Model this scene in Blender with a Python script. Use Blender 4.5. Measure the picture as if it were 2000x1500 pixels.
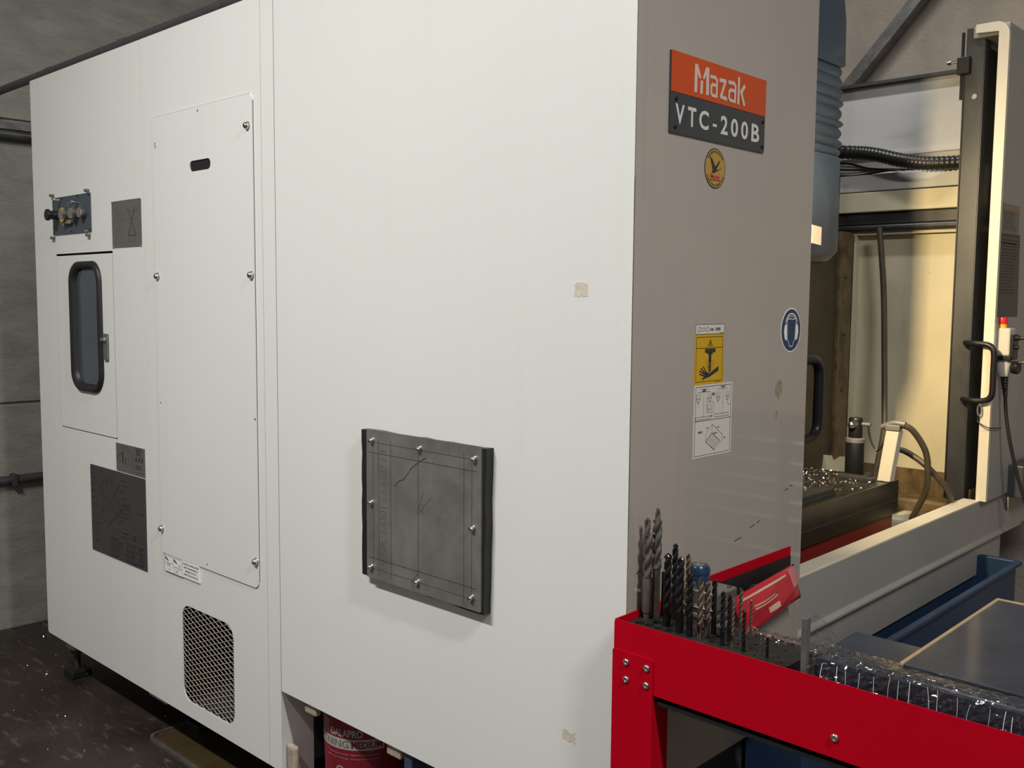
import bpy, bmesh, math, random
from mathutils import Vector, Matrix

for o in list(bpy.data.objects):
    bpy.data.objects.remove(o)
scene = bpy.context.scene
C = scene.collection
R_ = random.Random

# ------------------------------------------------------------------ camera
YAW, PITCH, ROLL, FPX = -0.75846, 0.0874, 0.00832, 1904.03
cam_loc = Vector((1.11782, -1.51003, 1.55))
F = Vector((math.cos(PITCH) * math.sin(YAW), math.cos(PITCH) * math.cos(YAW), -math.sin(PITCH)))
R0 = Vector((math.cos(YAW), -math.sin(YAW), 0))
U0 = R0.cross(F)
RR = R0 * math.cos(ROLL) + U0 * math.sin(ROLL)
UU = U0 * math.cos(ROLL) - R0 * math.sin(ROLL)
cd = bpy.data.cameras.new('camera')
cd.sensor_width = 36.0
cd.lens = FPX * 36.0 / 2000.0
cd.clip_start = 0.05
camera = bpy.data.objects.new('camera', cd)
C.objects.link(camera)
camera.matrix_world = Matrix(((RR.x, UU.x, -F.x, cam_loc.x), (RR.y, UU.y, -F.y, cam_loc.y),
                              (RR.z, UU.z, -F.z, cam_loc.z), (0, 0, 0, 1)))
scene.camera = camera

# ------------------------------------------------------------------ world, exposure, hall lights
world = bpy.data.worlds.new('hall_ambience')
scene.world = world
world.use_nodes = True
world.node_tree.nodes['Background'].inputs[0].default_value = (1.0, 0.95, 0.89, 1)
world.node_tree.nodes['Background'].inputs[1].default_value = 0.20
vs = scene.view_settings
vs.view_transform = 'Standard'
vs.look = 'None'
vs.exposure = 0.0
vs.gamma = 1.0
vs.use_curve_mapping = False


def area_light(name, loc, target, sx, sy, power, color):
    l = bpy.data.lights.new(name, 'AREA')
    l.shape = 'RECTANGLE'
    l.size, l.size_y, l.energy, l.color = sx, sy, power, color
    o = bpy.data.objects.new(name, l)
    C.objects.link(o)
    o.location = loc
    o.rotation_euler = (Vector(target) - Vector(loc)).to_track_quat('-Z', 'Y').to_euler()
    return o


UNSEEN_LAMPS = [((-0.95, -2.1, 3.6), 122.0), ((2.5, -0.8, 3.9), 128.0), ((-0.85, 1.25, 4.3), 42.0)]  # last two lamps added to brighten the grey front and rear walls
for hl, hp in UNSEEN_LAMPS:
    area_light('unseen_hall_light', (hl[0], hl[1], hl[2] - 0.06), (hl[0], hl[1] + 0.02, 0), 1.2, 0.14, hp, (1.0, 0.985, 0.94))

# ------------------------------------------------------------------ materials
M = {}


def pm(name, col, rough=0.5, metal=0.0, var=0.08, scale=6.0, stretch=(1, 1, 1), bump=0.0, bscale=None,
       coat=0.0, spec=0.5, rvar=0.0, col2=None, thr=None):
    m = bpy.data.materials.new(name)
    m.use_nodes = True
    nt = m.node_tree
    b = nt.nodes['Principled BSDF']
    b.inputs['Roughness'].default_value = rough
    b.inputs['Metallic'].default_value = metal
    b.inputs['Coat Weight'].default_value = coat
    b.inputs['Coat Roughness'].default_value = 0.12
    b.inputs['Specular IOR Level'].default_value = spec
    tc = nt.nodes.new('ShaderNodeTexCoord')
    mp = nt.nodes.new('ShaderNodeMapping')
    mp.inputs['Scale'].default_value = stretch
    nt.links.new(tc.outputs['Object'], mp.inputs[0])
    n = nt.nodes.new('ShaderNodeTexNoise')
    n.inputs['Scale'].default_value = scale
    n.inputs['Detail'].default_value = 6
    n.inputs['Roughness'].default_value = 0.6
    nt.links.new(mp.outputs[0], n.inputs['Vector'])
    r = nt.nodes.new('ShaderNodeValToRGB')
    c2 = col2 or tuple(c * (1 + var) for c in col)
    c1 = col if col2 else tuple(c * (1 - var) for c in col)
    lo, hi = thr or (0.3, 0.7)
    r.color_ramp.elements[0].position = lo
    r.color_ramp.elements[1].position = hi
    r.color_ramp.elements[0].color = (*c1, 1)
    r.color_ramp.elements[1].color = (*c2, 1)
    nt.links.new(n.outputs[0], r.inputs[0])
    nt.links.new(r.outputs[0], b.inputs['Base Color'])
    if rvar:
        mr = nt.nodes.new('ShaderNodeMapRange')
        mr.inputs[1].default_value, mr.inputs[2].default_value = 0.3, 0.7
        mr.inputs[3].default_value, mr.inputs[4].default_value = max(0.02, rough - rvar), min(1, rough + rvar)
        nt.links.new(n.outputs[0], mr.inputs[0])
        nt.links.new(mr.outputs[0], b.inputs['Roughness'])
    if bump:
        n2 = nt.nodes.new('ShaderNodeTexNoise')
        n2.inputs['Scale'].default_value = bscale or scale * 4
        n2.inputs['Detail'].default_value = 5
        nt.links.new(mp.outputs[0], n2.inputs['Vector'])
        bp = nt.nodes.new('ShaderNodeBump')
        bp.inputs['Strength'].default_value = bump
        bp.inputs['Distance'].default_value = 0.01
        nt.links.new(n2.outputs[0], bp.inputs['Height'])
        nt.links.new(bp.outputs[0], b.inputs['Normal'])
    M[name] = m
    return m


def layer(name, col, scale, stretch, lo, hi, strength, rough_to=None):
    """adds a second thresholded noise layer of another colour to material `name` (stains, scuffs, chips)"""
    nt = M[name].node_tree
    b = nt.nodes['Principled BSDF']
    src = b.inputs['Base Color'].links[0].from_socket
    tc = nt.nodes.new('ShaderNodeTexCoord')
    mp = nt.nodes.new('ShaderNodeMapping')
    mp.inputs['Scale'].default_value = stretch
    mp.inputs['Location'].default_value = (3.1 * scale, 1.7, 2.3)
    nt.links.new(tc.outputs['Object'], mp.inputs[0])
    n = nt.nodes.new('ShaderNodeTexNoise')
    n.inputs['Scale'].default_value = scale
    n.inputs['Detail'].default_value = 8
    n.inputs['Roughness'].default_value = 0.65
    nt.links.new(mp.outputs[0], n.inputs['Vector'])
    mr = nt.nodes.new('ShaderNodeMapRange')
    mr.inputs[1].default_value, mr.inputs[2].default_value = lo, hi
    mr.inputs[3].default_value, mr.inputs[4].default_value = 0.0, strength
    nt.links.new(n.outputs[0], mr.inputs[0])
    mx = nt.nodes.new('ShaderNodeMix')
    mx.data_type = 'RGBA'
    mx.inputs[7].default_value = (*col, 1)
    nt.links.new(mr.outputs[0], mx.inputs[0])
    nt.links.new(src, mx.inputs[6])
    nt.links.new(mx.outputs[2], b.inputs['Base Color'])


pm('white_paint', (0.735, 0.74, 0.715), 0.42, var=0.025, scale=1.2, stretch=(1, 1, 0.5), bump=0.02, bscale=90, spec=0.4)
layer('white_paint', (0.62, 0.58, 0.50), 9.0, (3.0, 3.0, 0.10), 0.60, 0.82, 0.30)
layer('white_paint', (0.45, 0.43, 0.40), 60.0, (1, 1, 1), 0.74, 0.80, 0.35)
pm('grey_paint', (0.40, 0.357, 0.322), 0.32, var=0.03, scale=1.3, coat=1.0)
M['grey_paint'].node_tree.nodes['Principled BSDF'].inputs['Coat Roughness'].default_value = 0.06
M['grey_paint'].node_tree.nodes['Principled BSDF'].inputs['Coat IOR'].default_value = 1.8
layer('grey_paint', (0.26, 0.235, 0.215), 7.0, (5.0, 5.0, 0.12), 0.58, 0.80, 0.35)
layer('grey_paint', (0.40, 0.385, 0.36), 30.0, (1, 1, 1), 0.70, 0.78, 0.25)
pm('cool_grey_paint', (0.32, 0.31, 0.295), 0.4, var=0.06, scale=3)
pm('cream_paint', (0.66, 0.60, 0.49), 0.42, var=0.06, scale=4)
pm('interior_cream', (0.62, 0.56, 0.41), 0.38, var=0.10, scale=3)
layer('interior_cream', (0.16, 0.11, 0.05), 26.0, (1, 1, 1), 0.66, 0.76, 0.7)
layer('interior_cream', (0.30, 0.23, 0.12), 5.0, (2, 2, 0.4), 0.55, 0.8, 0.45)
pm('mesh_cream', (0.50, 0.44, 0.36), 0.5, var=0.1, scale=20)
pm('interior_grime', (0.17, 0.12, 0.06), 0.35, var=0.3, scale=8)
layer('interior_grime', (0.05, 0.03, 0.015), 14.0, (1, 1, 0.6), 0.45, 0.65, 0.8)
layer('interior_grime', (0.42, 0.33, 0.18), 30.0, (1, 1, 1), 0.62, 0.7, 0.5)
pm('column_shade_brown', (0.065, 0.050, 0.030), 0.5, var=0.25, scale=9)  # dark brown holds the poor light on the column face
pm('upper_panel_white', (0.55, 0.55, 0.55), 0.35, var=0.06, scale=2.5)
layer('upper_panel_white', (0.25, 0.20, 0.16), 8.0, (1, 1, 1), 0.62, 0.8, 0.3)
pm('concrete', (0.255, 0.242, 0.222), 0.9, var=0.18, scale=5, stretch=(1, 1, 2.5), bump=0.28, bscale=55)
layer('concrete', (0.10, 0.09, 0.08), 38.0, (1, 1, 1), 0.70, 0.76, 0.8)
layer('concrete', (0.20, 0.18, 0.16), 11.0, (0.5, 0.5, 3.0), 0.52, 0.7, 0.6)
pm('concrete_warm', (0.40, 0.35, 0.30), 0.9, var=0.15, scale=4, bump=0.4, bscale=60)
layer('concrete_warm', (0.17, 0.14, 0.12), 30.0, (1, 1, 1), 0.68, 0.75, 0.6)
pm('floor_concrete', (0.032, 0.023, 0.018), 0.48, var=0.35, scale=2.5, bump=0.15, bscale=30, rvar=0.22)
layer('floor_concrete', (0.17, 0.14, 0.118), 11.0, (0.7, 2.6, 1), 0.57, 0.70, 0.60)
layer('floor_concrete', (0.018, 0.013, 0.011), 3.0, (1, 1, 1), 0.55, 0.68, 0.8)
pm('dark_steel', (0.085, 0.085, 0.085), 0.40, metal=0.6, var=0.2, scale=8, stretch=(1, 1, 0.4), rvar=0.08)
layer('dark_steel', (0.30, 0.22, 0.10), 12.0, (4, 4, 0.5), 0.66, 0.74, 0.45)
pm('post_face', (0.058, 0.059, 0.062), 0.42, metal=0.45, var=0.2, scale=8, stretch=(1, 1, 0.4), rvar=0.08)
layer('post_face', (0.26, 0.19, 0.09), 12.0, (4, 4, 0.5), 0.66, 0.74, 0.45)
pm('post_side', (0.10, 0.105, 0.115), 0.4, metal=0.5, var=0.1, scale=8)
pm('raw_steel', (0.25, 0.243, 0.232), 0.50, metal=0.55, var=0.16, scale=9, bump=0.03, bscale=40, rvar=0.08)
layer('raw_steel', (0.12, 0.112, 0.108), 7.0, (1, 1, 1), 0.52, 0.72, 0.5)
pm('bright_steel', (0.62, 0.60, 0.57), 0.25, metal=1.0, var=0.08, scale=30)
pm('brushed_aluminium', (0.52, 0.50, 0.48), 0.32, metal=0.95, var=0.1, scale=30, stretch=(1, 1, 6))
pm('sign_metal', (0.205, 0.198, 0.19), 0.42, metal=0.55, var=0.05, scale=5)
pm('sign_metal_dark', (0.085, 0.084, 0.083), 0.45, metal=0.5, var=0.05, scale=5)
pm('sign_ink', (0.03, 0.03, 0.032), 0.6, var=0.0)
pm('sign_ink_faint', (0.105, 0.100, 0.095), 0.6, var=0.0)
pm('black_rubber', (0.012, 0.012, 0.013), 0.5, var=0.2, scale=20)
pm('black_plastic', (0.010, 0.010, 0.011), 0.36, spec=0.35, var=0.1, scale=20)
pm('gap_shade_black', (0.006, 0.006, 0.006), 0.9, var=0.0)  # black standing in for shade inside gaps, holes and slots
pm('slate_panel', (0.058, 0.075, 0.095), 0.45, var=0.05, scale=10)
pm('window_glass', (0.062, 0.075, 0.098), 0.12, var=0.05, scale=3, coat=0.3)
pm('yellow_tag', (0.55, 0.36, 0.06), 0.5, var=0.1, scale=60)
pm('beige_tag', (0.45, 0.37, 0.25), 0.6, var=0.15, scale=40)
pm('orange_sign', (0.55, 0.068, 0.012), 0.22, var=0.03, scale=8, coat=0.4)
pm('slate_sign', (0.042, 0.048, 0.055), 0.25, var=0.05, scale=8, coat=0.4)
pm('sign_white', (0.62, 0.60, 0.57), 0.35, var=0.0)
pm('logo_white', (0.62, 0.47, 0.42), 0.35, var=0.0)
pm('crest_gold', (0.50, 0.30, 0.075), 0.42, metal=0.2, var=0.05, scale=40)
pm('print_red', (0.55, 0.03, 0.04), 0.5, var=0.0)
pm('sticker_white', (0.64, 0.61, 0.57), 0.4, var=0.02, scale=10)
pm('sticker_bright', (0.88, 0.87, 0.84), 0.4, var=0.02, scale=10)
pm('sticker_yellow', (0.60, 0.34, 0.008), 0.4, var=0.03, scale=10)
pm('sticker_blue', (0.018, 0.045, 0.105), 0.4, var=0.04, scale=10)
pm('glue_residue', (0.60, 0.55, 0.45), 0.8, var=0.15, scale=70)
pm('glue_residue_dark', (0.30, 0.25, 0.18), 0.8, var=0.3, scale=90)
pm('red_paint', (0.43, 0.0005, 0.011), 0.55, spec=0.08, var=0.04, scale=4, bump=0.03, bscale=160)
pm('red_saddle', (0.20, 0.012, 0.012), 0.45, var=0.15, scale=6)
pm('black_steel', (0.017, 0.016, 0.015), 0.50, metal=0.0, spec=0.3, var=0.2, scale=30)
layer('black_steel', (0.25, 0.25, 0.25), 90.0, (1, 1, 1), 0.74, 0.78, 0.6)
pm('drill_black', (0.060, 0.057, 0.055), 0.20, metal=0.9, var=0.2, scale=60)
pm('drill_grey', (0.30, 0.28, 0.255), 0.20, metal=0.9, var=0.25, scale=50)
pm('drill_bright', (0.58, 0.50, 0.42), 0.14, metal=1.0, var=0.2, scale=60)
pm('drill_brass', (0.60, 0.46, 0.25), 0.15, metal=1.0, var=0.2, scale=60)
pm('worn_shank', (0.15, 0.125, 0.105), 0.5, metal=0.7, var=0.25, scale=80)
pm('blue_anodised', (0.018, 0.042, 0.10), 0.25, metal=0.4, var=0.1, scale=30, coat=0.3)
pm('head_blue', (0.045, 0.078, 0.125), 0.45, var=0.05, scale=4, coat=0.15)
pm('tank_blue', (0.018, 0.042, 0.095), 0.4, var=0.15, scale=5)
pm('conduit_grey', (0.05, 0.05, 0.052), 0.45, var=0.12, scale=20)
pm('galvanised', (0.19, 0.19, 0.19), 0.4, metal=0.6, var=0.3, scale=18)
layer('galvanised', (0.45, 0.45, 0.44), 30.0, (1, 1, 1), 0.64, 0.7, 0.6)
pm('hose_black', (0.02, 0.02, 0.021), 0.35, var=0.2, scale=30)
pm('hose_brown', (0.075, 0.06, 0.042), 0.45, var=0.2, scale=30)
pm('cable_grey', (0.28, 0.26, 0.23), 0.5, var=0.1, scale=30)
pm('pendant_grey', (0.52, 0.50, 0.45), 0.4, var=0.04, scale=20)
pm('signal_red', (0.60, 0.015, 0.03), 0.3, var=0.0)
pm('signal_yellow', (0.70, 0.42, 0.03), 0.4, var=0.0)
pm('bucket_red', (0.22, 0.010, 0.024), 0.4, var=0.06, scale=8)
pm('label_grey', (0.42, 0.39, 0.36), 0.5, var=0.05, scale=10)
pm('pouch_red', (0.55, 0.02, 0.035), 0.25, var=0.08, scale=10, coat=0.6)
pm('pouch_pink', (0.60, 0.19, 0.19), 0.3, var=0.1, scale=15, coat=0.5)
pm('pouch_print', (0.66, 0.50, 0.36), 0.4, var=0.0)
pm('film_glint', (0.60, 0.60, 0.60), 0.25, var=0.1, scale=60)
pm('chip_metal', (0.72, 0.66, 0.55), 0.2, metal=1.0, var=0.2, scale=40)
pm('slab_dark', (0.018, 0.025, 0.040), 0.38, var=0.4, scale=9, coat=0.25)
pm('cardboard', (0.30, 0.21, 0.12), 0.7, var=0.15, scale=20)
pm('rusty_cream', (0.40, 0.34, 0.27), 0.6, var=0.25, scale=30)
layer('rusty_cream', (0.12, 0.07, 0.04), 40.0, (1, 1, 1), 0.55, 0.68, 0.7)
pm('oil_brown', (0.075, 0.052, 0.025), 0.14, var=0.3, scale=6)
pm('cast_iron', (0.035, 0.035, 0.037), 0.55, var=0.2, scale=10)
pm('oily_iron', (0.050, 0.042, 0.032), 0.30, metal=0.4, var=0.3, scale=9)
pm('cabinet_grey', (0.16, 0.165, 0.17), 0.45, var=0.05, scale=4)
pm('handle_metal', (0.95, 0.95, 0.93), 0.24, metal=1.0, var=0.0)
pm('lamp_white', (0.8, 0.8, 0.78), 0.4, var=0.0)
pm('ceiling_grey', (0.36, 0.35, 0.33), 0.8, var=0.08, scale=2)


def film_material():
    m = bpy.data.materials.new('clear_film')
    m.use_nodes = True
    nt = m.node_tree
    nt.nodes.remove(nt.nodes['Principled BSDF'])
    out = nt.nodes['Material Output']
    tr = nt.nodes.new('ShaderNodeBsdfTransparent')
    tr.inputs[0].default_value = (0.93, 0.93, 0.93, 1)
    gl = nt.nodes.new('ShaderNodeBsdfGlossy')
    gl.inputs['Roughness'].default_value = 0.09
    lw = nt.nodes.new('ShaderNodeLayerWeight')
    lw.inputs[0].default_value = 0.45
    tc = nt.nodes.new('ShaderNodeTexCoord')
    n = nt.nodes.new('ShaderNodeTexNoise')
    n.inputs['Scale'].default_value = 45
    n.inputs['Detail'].default_value = 3
    nt.links.new(tc.outputs['Object'], n.inputs['Vector'])
    bp = nt.nodes.new('ShaderNodeBump')
    bp.inputs['Strength'].default_value = 0.35
    bp.inputs['Distance'].default_value = 0.008
    nt.links.new(n.outputs[0], bp.inputs['Height'])
    nt.links.new(bp.outputs[0], gl.inputs['Normal'])
    mr = nt.nodes.new('ShaderNodeMapRange')
    mr.inputs[3].default_value, mr.inputs[4].default_value = 0.05, 0.60
    nt.links.new(lw.outputs['Facing'], mr.inputs[0])
    mx = nt.nodes.new('ShaderNodeMixShader')
    nt.links.new(mr.outputs[0], mx.inputs[0])
    nt.links.new(tr.outputs[0], mx.inputs[1])
    nt.links.new(gl.outputs[0], mx.inputs[2])
    nt.links.new(mx.outputs[0], out.inputs[0])
    M['clear_film'] = m


film_material()

# ------------------------------------------------------------------ mesh helpers
WL = {}            # world location of every object, by object name


def tag(o, label=None, cat=None, group=None, kind=None):
    if label:
        o['label'] = label
    if cat:
        o['category'] = cat
    if group:
        o['group'] = group
    if kind:
        o['kind'] = kind
    return o


def empty(name, loc, label=None, cat=None, group=None):
    o = bpy.data.objects.new(name, None)
    o.empty_display_size = 0.05
    C.objects.link(o)
    o.location = loc
    WL[o.name] = Vector(loc)
    return tag(o, label, cat, group)


def put(name, bm, mat, parent=None, smooth=False, label=None, base=False):
    """links a bmesh built in world coordinates as one mesh object whose origin is its own centre"""
    bmesh.ops.recalc_face_normals(bm, faces=bm.faces[:])
    lo = Vector((min(v.co.x for v in bm.verts), min(v.co.y for v in bm.verts), min(v.co.z for v in bm.verts)))
    hi = Vector((max(v.co.x for v in bm.verts), max(v.co.y for v in bm.verts), max(v.co.z for v in bm.verts)))
    c = (lo + hi) / 2
    if base:
        c.z = lo.z
    for v in bm.verts:
        v.co -= c
    me = bpy.data.meshes.new(name)
    bm.to_mesh(me)
    bm.free()
    if smooth:
        for p in me.polygons:
            p.use_smooth = True
        if smooth != 'all':
            me.set_sharp_from_angle(angle=math.radians(38))
    me.materials.append(M[mat])
    o = bpy.data.objects.new(name, me)
    C.objects.link(o)
    WL[o.name] = c.copy()
    if parent is not None:
        o.parent = parent
        o.location = c - WL[parent.name]
    else:
        o.location = c
    if label:
        o['label'] = label
    return o


def nb():
    return bmesh.new()


def box(bm, x0, x1, y0, y1, z0, z1, bev=0.0, seg=2):
    r = bmesh.ops.create_cube(bm, size=1.0)
    vs_ = r['verts']
    for v in vs_:
        v.co = Vector(((x0 + x1) / 2 + v.co.x * (x1 - x0), (y0 + y1) / 2 + v.co.y * (y1 - y0), (z0 + z1) / 2 + v.co.z * (z1 - z0)))
    if bev:
        es = list({e for v in vs_ for e in v.link_edges})
        bmesh.ops.bevel(bm, geom=es, offset=bev, segments=seg, affect='EDGES', profile=0.5)
    return bm


def bx(name, x0, x1, y0, y1, z0, z1, mat, parent=None, bev=0.0, label=None, base=False):
    return put(name, box(nb(), x0, x1, y0, y1, z0, z1, bev), mat, parent, label=label, base=base)


def lathe(bm, prof, origin, axis=(0, 0, 1), n=20):
    """prof: list of (radius, height) along axis"""
    q = Vector((0, 0, 1)).rotation_difference(Vector(axis).normalized())
    rings = []
    for r, h in prof:
        if r <= 1e-6:
            rings.append([bm.verts.new(Vector(origin) + q @ Vector((0, 0, h)))])
        else:
            rings.append([bm.verts.new(Vector(origin) + q @ Vector((r * math.cos(2 * math.pi * i / n), r * math.sin(2 * math.pi * i / n), h))) for i in range(n)])
    for a, b in zip(rings, rings[1:]):
        if len(a) == 1 and len(b) == 1:
            continue
        for i in range(n):
            j = (i + 1) % n
            if len(a) == 1:
                bm.faces.new((a[0], b[i], b[j]))
            elif len(b) == 1:
                bm.faces.new((a[i], a[j], b[0]))
            else:
                bm.faces.new((a[i], a[j], b[j], b[i]))
    for rg in (rings[0], rings[-1]):
        if len(rg) > 1:
            bm.faces.new(rg)
    return bm


def smooth_path(pts, k=6):
    P = [Vector(p) for p in pts]
    out = []
    for i in range(len(P) - 1):
        p0, p1, p2, p3 = P[max(i - 1, 0)], P[i], P[i + 1], P[min(i + 2, len(P) - 1)]
        for j in range(k):
            t = j / k
            out.append(0.5 * ((2 * p1) + (p2 - p0) * t + (2 * p0 - 5 * p1 + 4 * p2 - p3) * t * t + (3 * p1 - p0 - 3 * p2 + p3) * t ** 3))
    out.append(P[-1])
    return out


def tube(bm, pts, r, n=10, k=6, rad=None):
    P = smooth_path(pts, k) if k > 1 else [Vector(p) for p in pts]
    up = Vector((0.13, 0.31, 0.94)).normalized()
    prev = None
    rings = []
    for i, p in enumerate(P):
        t = (P[min(i + 1, len(P) - 1)] - P[max(i - 1, 0)]).normalized()
        a = t.cross(prev if prev is not None else up)
        if a.length < 1e-5:
            a = t.cross(Vector((1, 0, 0)))
        a.normalize()
        b = a.cross(t).normalized()
        prev = b
        rr = rad(i / (len(P) - 1)) if rad else r
        rings.append([bm.verts.new(p + a * rr * math.cos(2 * math.pi * j / n) + b * rr * math.sin(2 * math.pi * j / n)) for j in range(n)])
    for a, b in zip(rings, rings[1:]):
        for j in range(n):
            bm.faces.new((a[j], a[(j + 1) % n], b[(j + 1) % n], b[j]))
    bm.faces.new(rings[0])
    bm.faces.new(rings[-1])
    return bm


def rrect(x0, x1, z0, z1, r, seg=5, corners=(1, 1, 1, 1)):
    """rounded rectangle, corners: bottom-left, bottom-right, top-right, top-left"""
    out = []
    for (cx, cz, a0, k) in ((x0, z0, math.pi, 0), (x1, z0, 1.5 * math.pi, 1), (x1, z1, 0, 2), (x0, z1, 0.5 * math.pi, 3)):
        rr = r * corners[k]
        if rr < 1e-6:
            out.append((cx, cz))
            continue
        ox = cx + rr if k in (0, 3) else cx - rr
        oz = cz + rr if k in (0, 1) else cz - rr
        for i in range(seg + 1):
            a = a0 + i * math.pi / 2 / seg
            out.append((ox + rr * math.cos(a), oz + rr * math.sin(a)))
    return out


def ellipse(cx, cz, rx, rz, n=36):
    return [(cx + rx * math.cos(2 * math.pi * i / n), cz + rz * math.sin(2 * math.pi * i / n)) for i in range(n)]


def to3(pl, u, v, d):
    """pl 'S': side face (outward -y), 'F': front face (outward +x), 'T': top face (outward +z); d is the height above the plane"""
    if pl == 'S':
        return Vector((u, -d, v))
    if pl == 'F':
        return Vector((d, u, v))
    return Vector((u, v, d))


def plate(bm, pl, outer, d0, d1, holes=()):
    """flat plate with holes between heights d0 (back) and d1 (front)"""
    loops = []
    es = []
    for L in [outer] + list(holes):
        vv = [bm.verts.new(to3(pl, u, v, d1)) for u, v in L]
        ee = [bm.edges.new((vv[i], vv[(i + 1) % len(vv)])) for i in range(len(vv))]
        loops.append(vv)
        es += ee
    if holes:
        g = bmesh.ops.triangle_fill(bm, use_beauty=True, use_dissolve=False, edges=es)
        faces = [f for f in g['geom'] if isinstance(f, bmesh.types.BMFace)]
    else:
        faces = [bm.faces.new(loops[0])]
    mp = {}
    for vv in loops:
        for v in vv:
            mp[v] = bm.verts.new(v.co + (to3(pl, 0, 0, d0) - to3(pl, 0, 0, d1)))
    for f in faces:
        bm.faces.new([mp[v] for v in reversed(f.verts[:])])
    for vv in loops:
        for i in range(len(vv)):
            a, b = vv[i], vv[(i + 1) % len(vv)]
            bm.faces.new((a, b, mp[b], mp[a]))
    return bm


def pls(name, pl, outer, d0, d1, mat, parent=None, holes=(), label=None):
    return put(name, plate(nb(), pl, outer, d0, d1, holes), mat, parent, label=label)


def stroke(bm, pl, pts, w, d, wv=None):
    """flat printed polyline of width w lying at height d"""
    for k_, ((u0, v0), (u1, v1)) in enumerate(zip(pts, pts[1:])):
        a, b = Vector((u0, v0)), Vector((u1, v1))
        dk = d + 0.00002 * (k_ % 4)
        t = (b - a)
        if t.length < 1e-7:
            continue
        t.normalize()
        nn = Vector((-t.y, t.x)) * w / 2
        a2, b2 = a - t * w * 0.35, b + t * w * 0.35
        bm.faces.new([bm.verts.new(to3(pl, q.x, q.y, dk)) for q in (a2 - nn, b2 - nn, b2 + nn, a2 + nn)])
    return bm


def quad(bm, pl, u0, u1, v0, v1, d):
    bm.faces.new([bm.verts.new(to3(pl, u, v, d)) for u, v in ((u0, v0), (u1, v0), (u1, v1), (u0, v1))])


def poly(bm, pl, pts, d):
    vv = [bm.verts.new(to3(pl, u, v, d)) for u, v in pts]
    ee = [bm.edges.new((vv[i], vv[(i + 1) % len(vv)])) for i in range(len(vv))]
    bmesh.ops.triangle_fill(bm, use_beauty=True, edges=ee)


_text_cache = {}


def text_faces(s, bold=0.0):
    key = (s, bold)
    if key not in _text_cache:
        cu = bpy.data.curves.new('lettering', 'FONT')
        cu.body = s
        cu.offset = bold
        cu.resolution_u = 3
        o = bpy.data.objects.new('lettering', cu)
        C.objects.link(o)
        bpy.context.view_layer.update()
        me = bpy.data.meshes.new_from_object(o.evaluated_get(bpy.context.evaluated_depsgraph_get()))
        vs2 = [(v.co.x, v.co.y) for v in me.vertices]
        fs2 = [tuple(p.vertices) for p in me.polygons]
        bpy.data.objects.remove(o)
        bpy.data.curves.remove(cu)
        bpy.data.meshes.remove(me)
        _text_cache[key] = (vs2, fs2)
    return _text_cache[key]


def text(bm, s, u0, u1, v0, v1, fn, bold=0.0, rot=0):
    """lays lettering into the box u0..u1, v0..v1; fn maps (u, v) to a 3D point"""
    vs2, fs2 = text_faces(s, bold)
    ax, bx_ = min(p[0] for p in vs2), max(p[0] for p in vs2)
    ay, by = min(p[1] for p in vs2), max(p[1] for p in vs2)
    out = []
    for x, y in vs2:
        a, b = (x - ax) / (bx_ - ax), (y - ay) / max(by - ay, 1e-6)
        if rot:                      # reads upwards
            a, b = 1 - b, a
        out.append(bm.verts.new(fn(u0 + a * (u1 - u0), v0 + b * (v1 - v0))))
    for f in fs2:
        try:
            bm.faces.new([out[i] for i in f])
        except ValueError:
            pass
    return bm


def on(pl, d):
    return lambda u, v: to3(pl, u, v, d)


def dashes(bm, pl, u0, u1, v0, v1, d, rows, rng, hgt=0.5, fill=0.8, words=True):
    dv = (v1 - v0) / rows
    for i in range(rows):
        v = v1 - (i + 0.75) * dv
        u = u0
        end = u0 + (u1 - u0) * (fill + (1 - fill) * rng.random()) * (0.7 + 0.3 * rng.random())
        while u < end:
            w = min((u1 - u0) * rng.uniform(0.08, 0.22), end - u)
            quad(bm, pl, u, u + w, v, v + dv * hgt, d)
            u += w + (u1 - u0) * 0.03


def screw(pl, u, v, d, r, h, parent, mat='bright_steel', name='screw', recess=True, washer=0.0):
    bm = nb()
    ax = {'S': (0, -1, 0), 'F': (1, 0, 0), 'T': (0, 0, 1)}[pl]
    o = to3(pl, u, v, d)
    pr = []
    if washer:
        pr += [(washer, 0), (washer, 0.0015), (r, 0.0015)]
    else:
        pr += [(r, 0)]
    b = pr[-1][1]
    pr += [(r, b + h * 0.35), (r * 0.86, b + h * 0.75), (r * 0.55, b + h)]
    if recess:
        pr += [(r * 0.5, b + h), (r * 0.45, b + h * 0.4), (0, b + h * 0.4)]
    else:
        pr += [(0, b + h)]
    lathe(bm, pr, o, ax, 12)
    return put(name, bm, mat, parent, smooth=True)


# ------------------------------------------------------------------ the setting
tag(bx('floor', -3.62, 5.5, -5.0, 3.4, -0.1, 0.0, 'floor_concrete'), kind='structure')
wb = bx('wall_back', -3.80, -3.63, -5.0, 3.4, 0.0, 5.2, 'concrete')
tag(wb, kind='structure')
for z0, z1 in ((0.0, 1.044), (1.056, 2.33), (2.34, 5.2)):
    for y0, y1 in ((-4.99, -1.205), (-1.195, 3.39)):
        bx('concrete_panel', -3.632, -3.618, y0, y1, z0, z1, 'concrete', wb, bev=0.004)
wr = bx('wall_right', -3.8, 5.5, 3.42, 3.6, 0.0, 5.2, 'concrete_warm')
tag(wr, kind='structure')
for x0, x1 in ((-3.6, -1.46), (-1.45, 1.55), (1.56, 5.5)):
    bx('concrete_panel', x0, x1, 3.40, 3.425, 0.0, 5.2, 'concrete_warm', wr, bev=0.004)
tag(bx('ceiling', -3.8, 5.5, -5.0, 3.6, 5.2, 5.35, 'ceiling_grey'), kind='structure')
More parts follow.
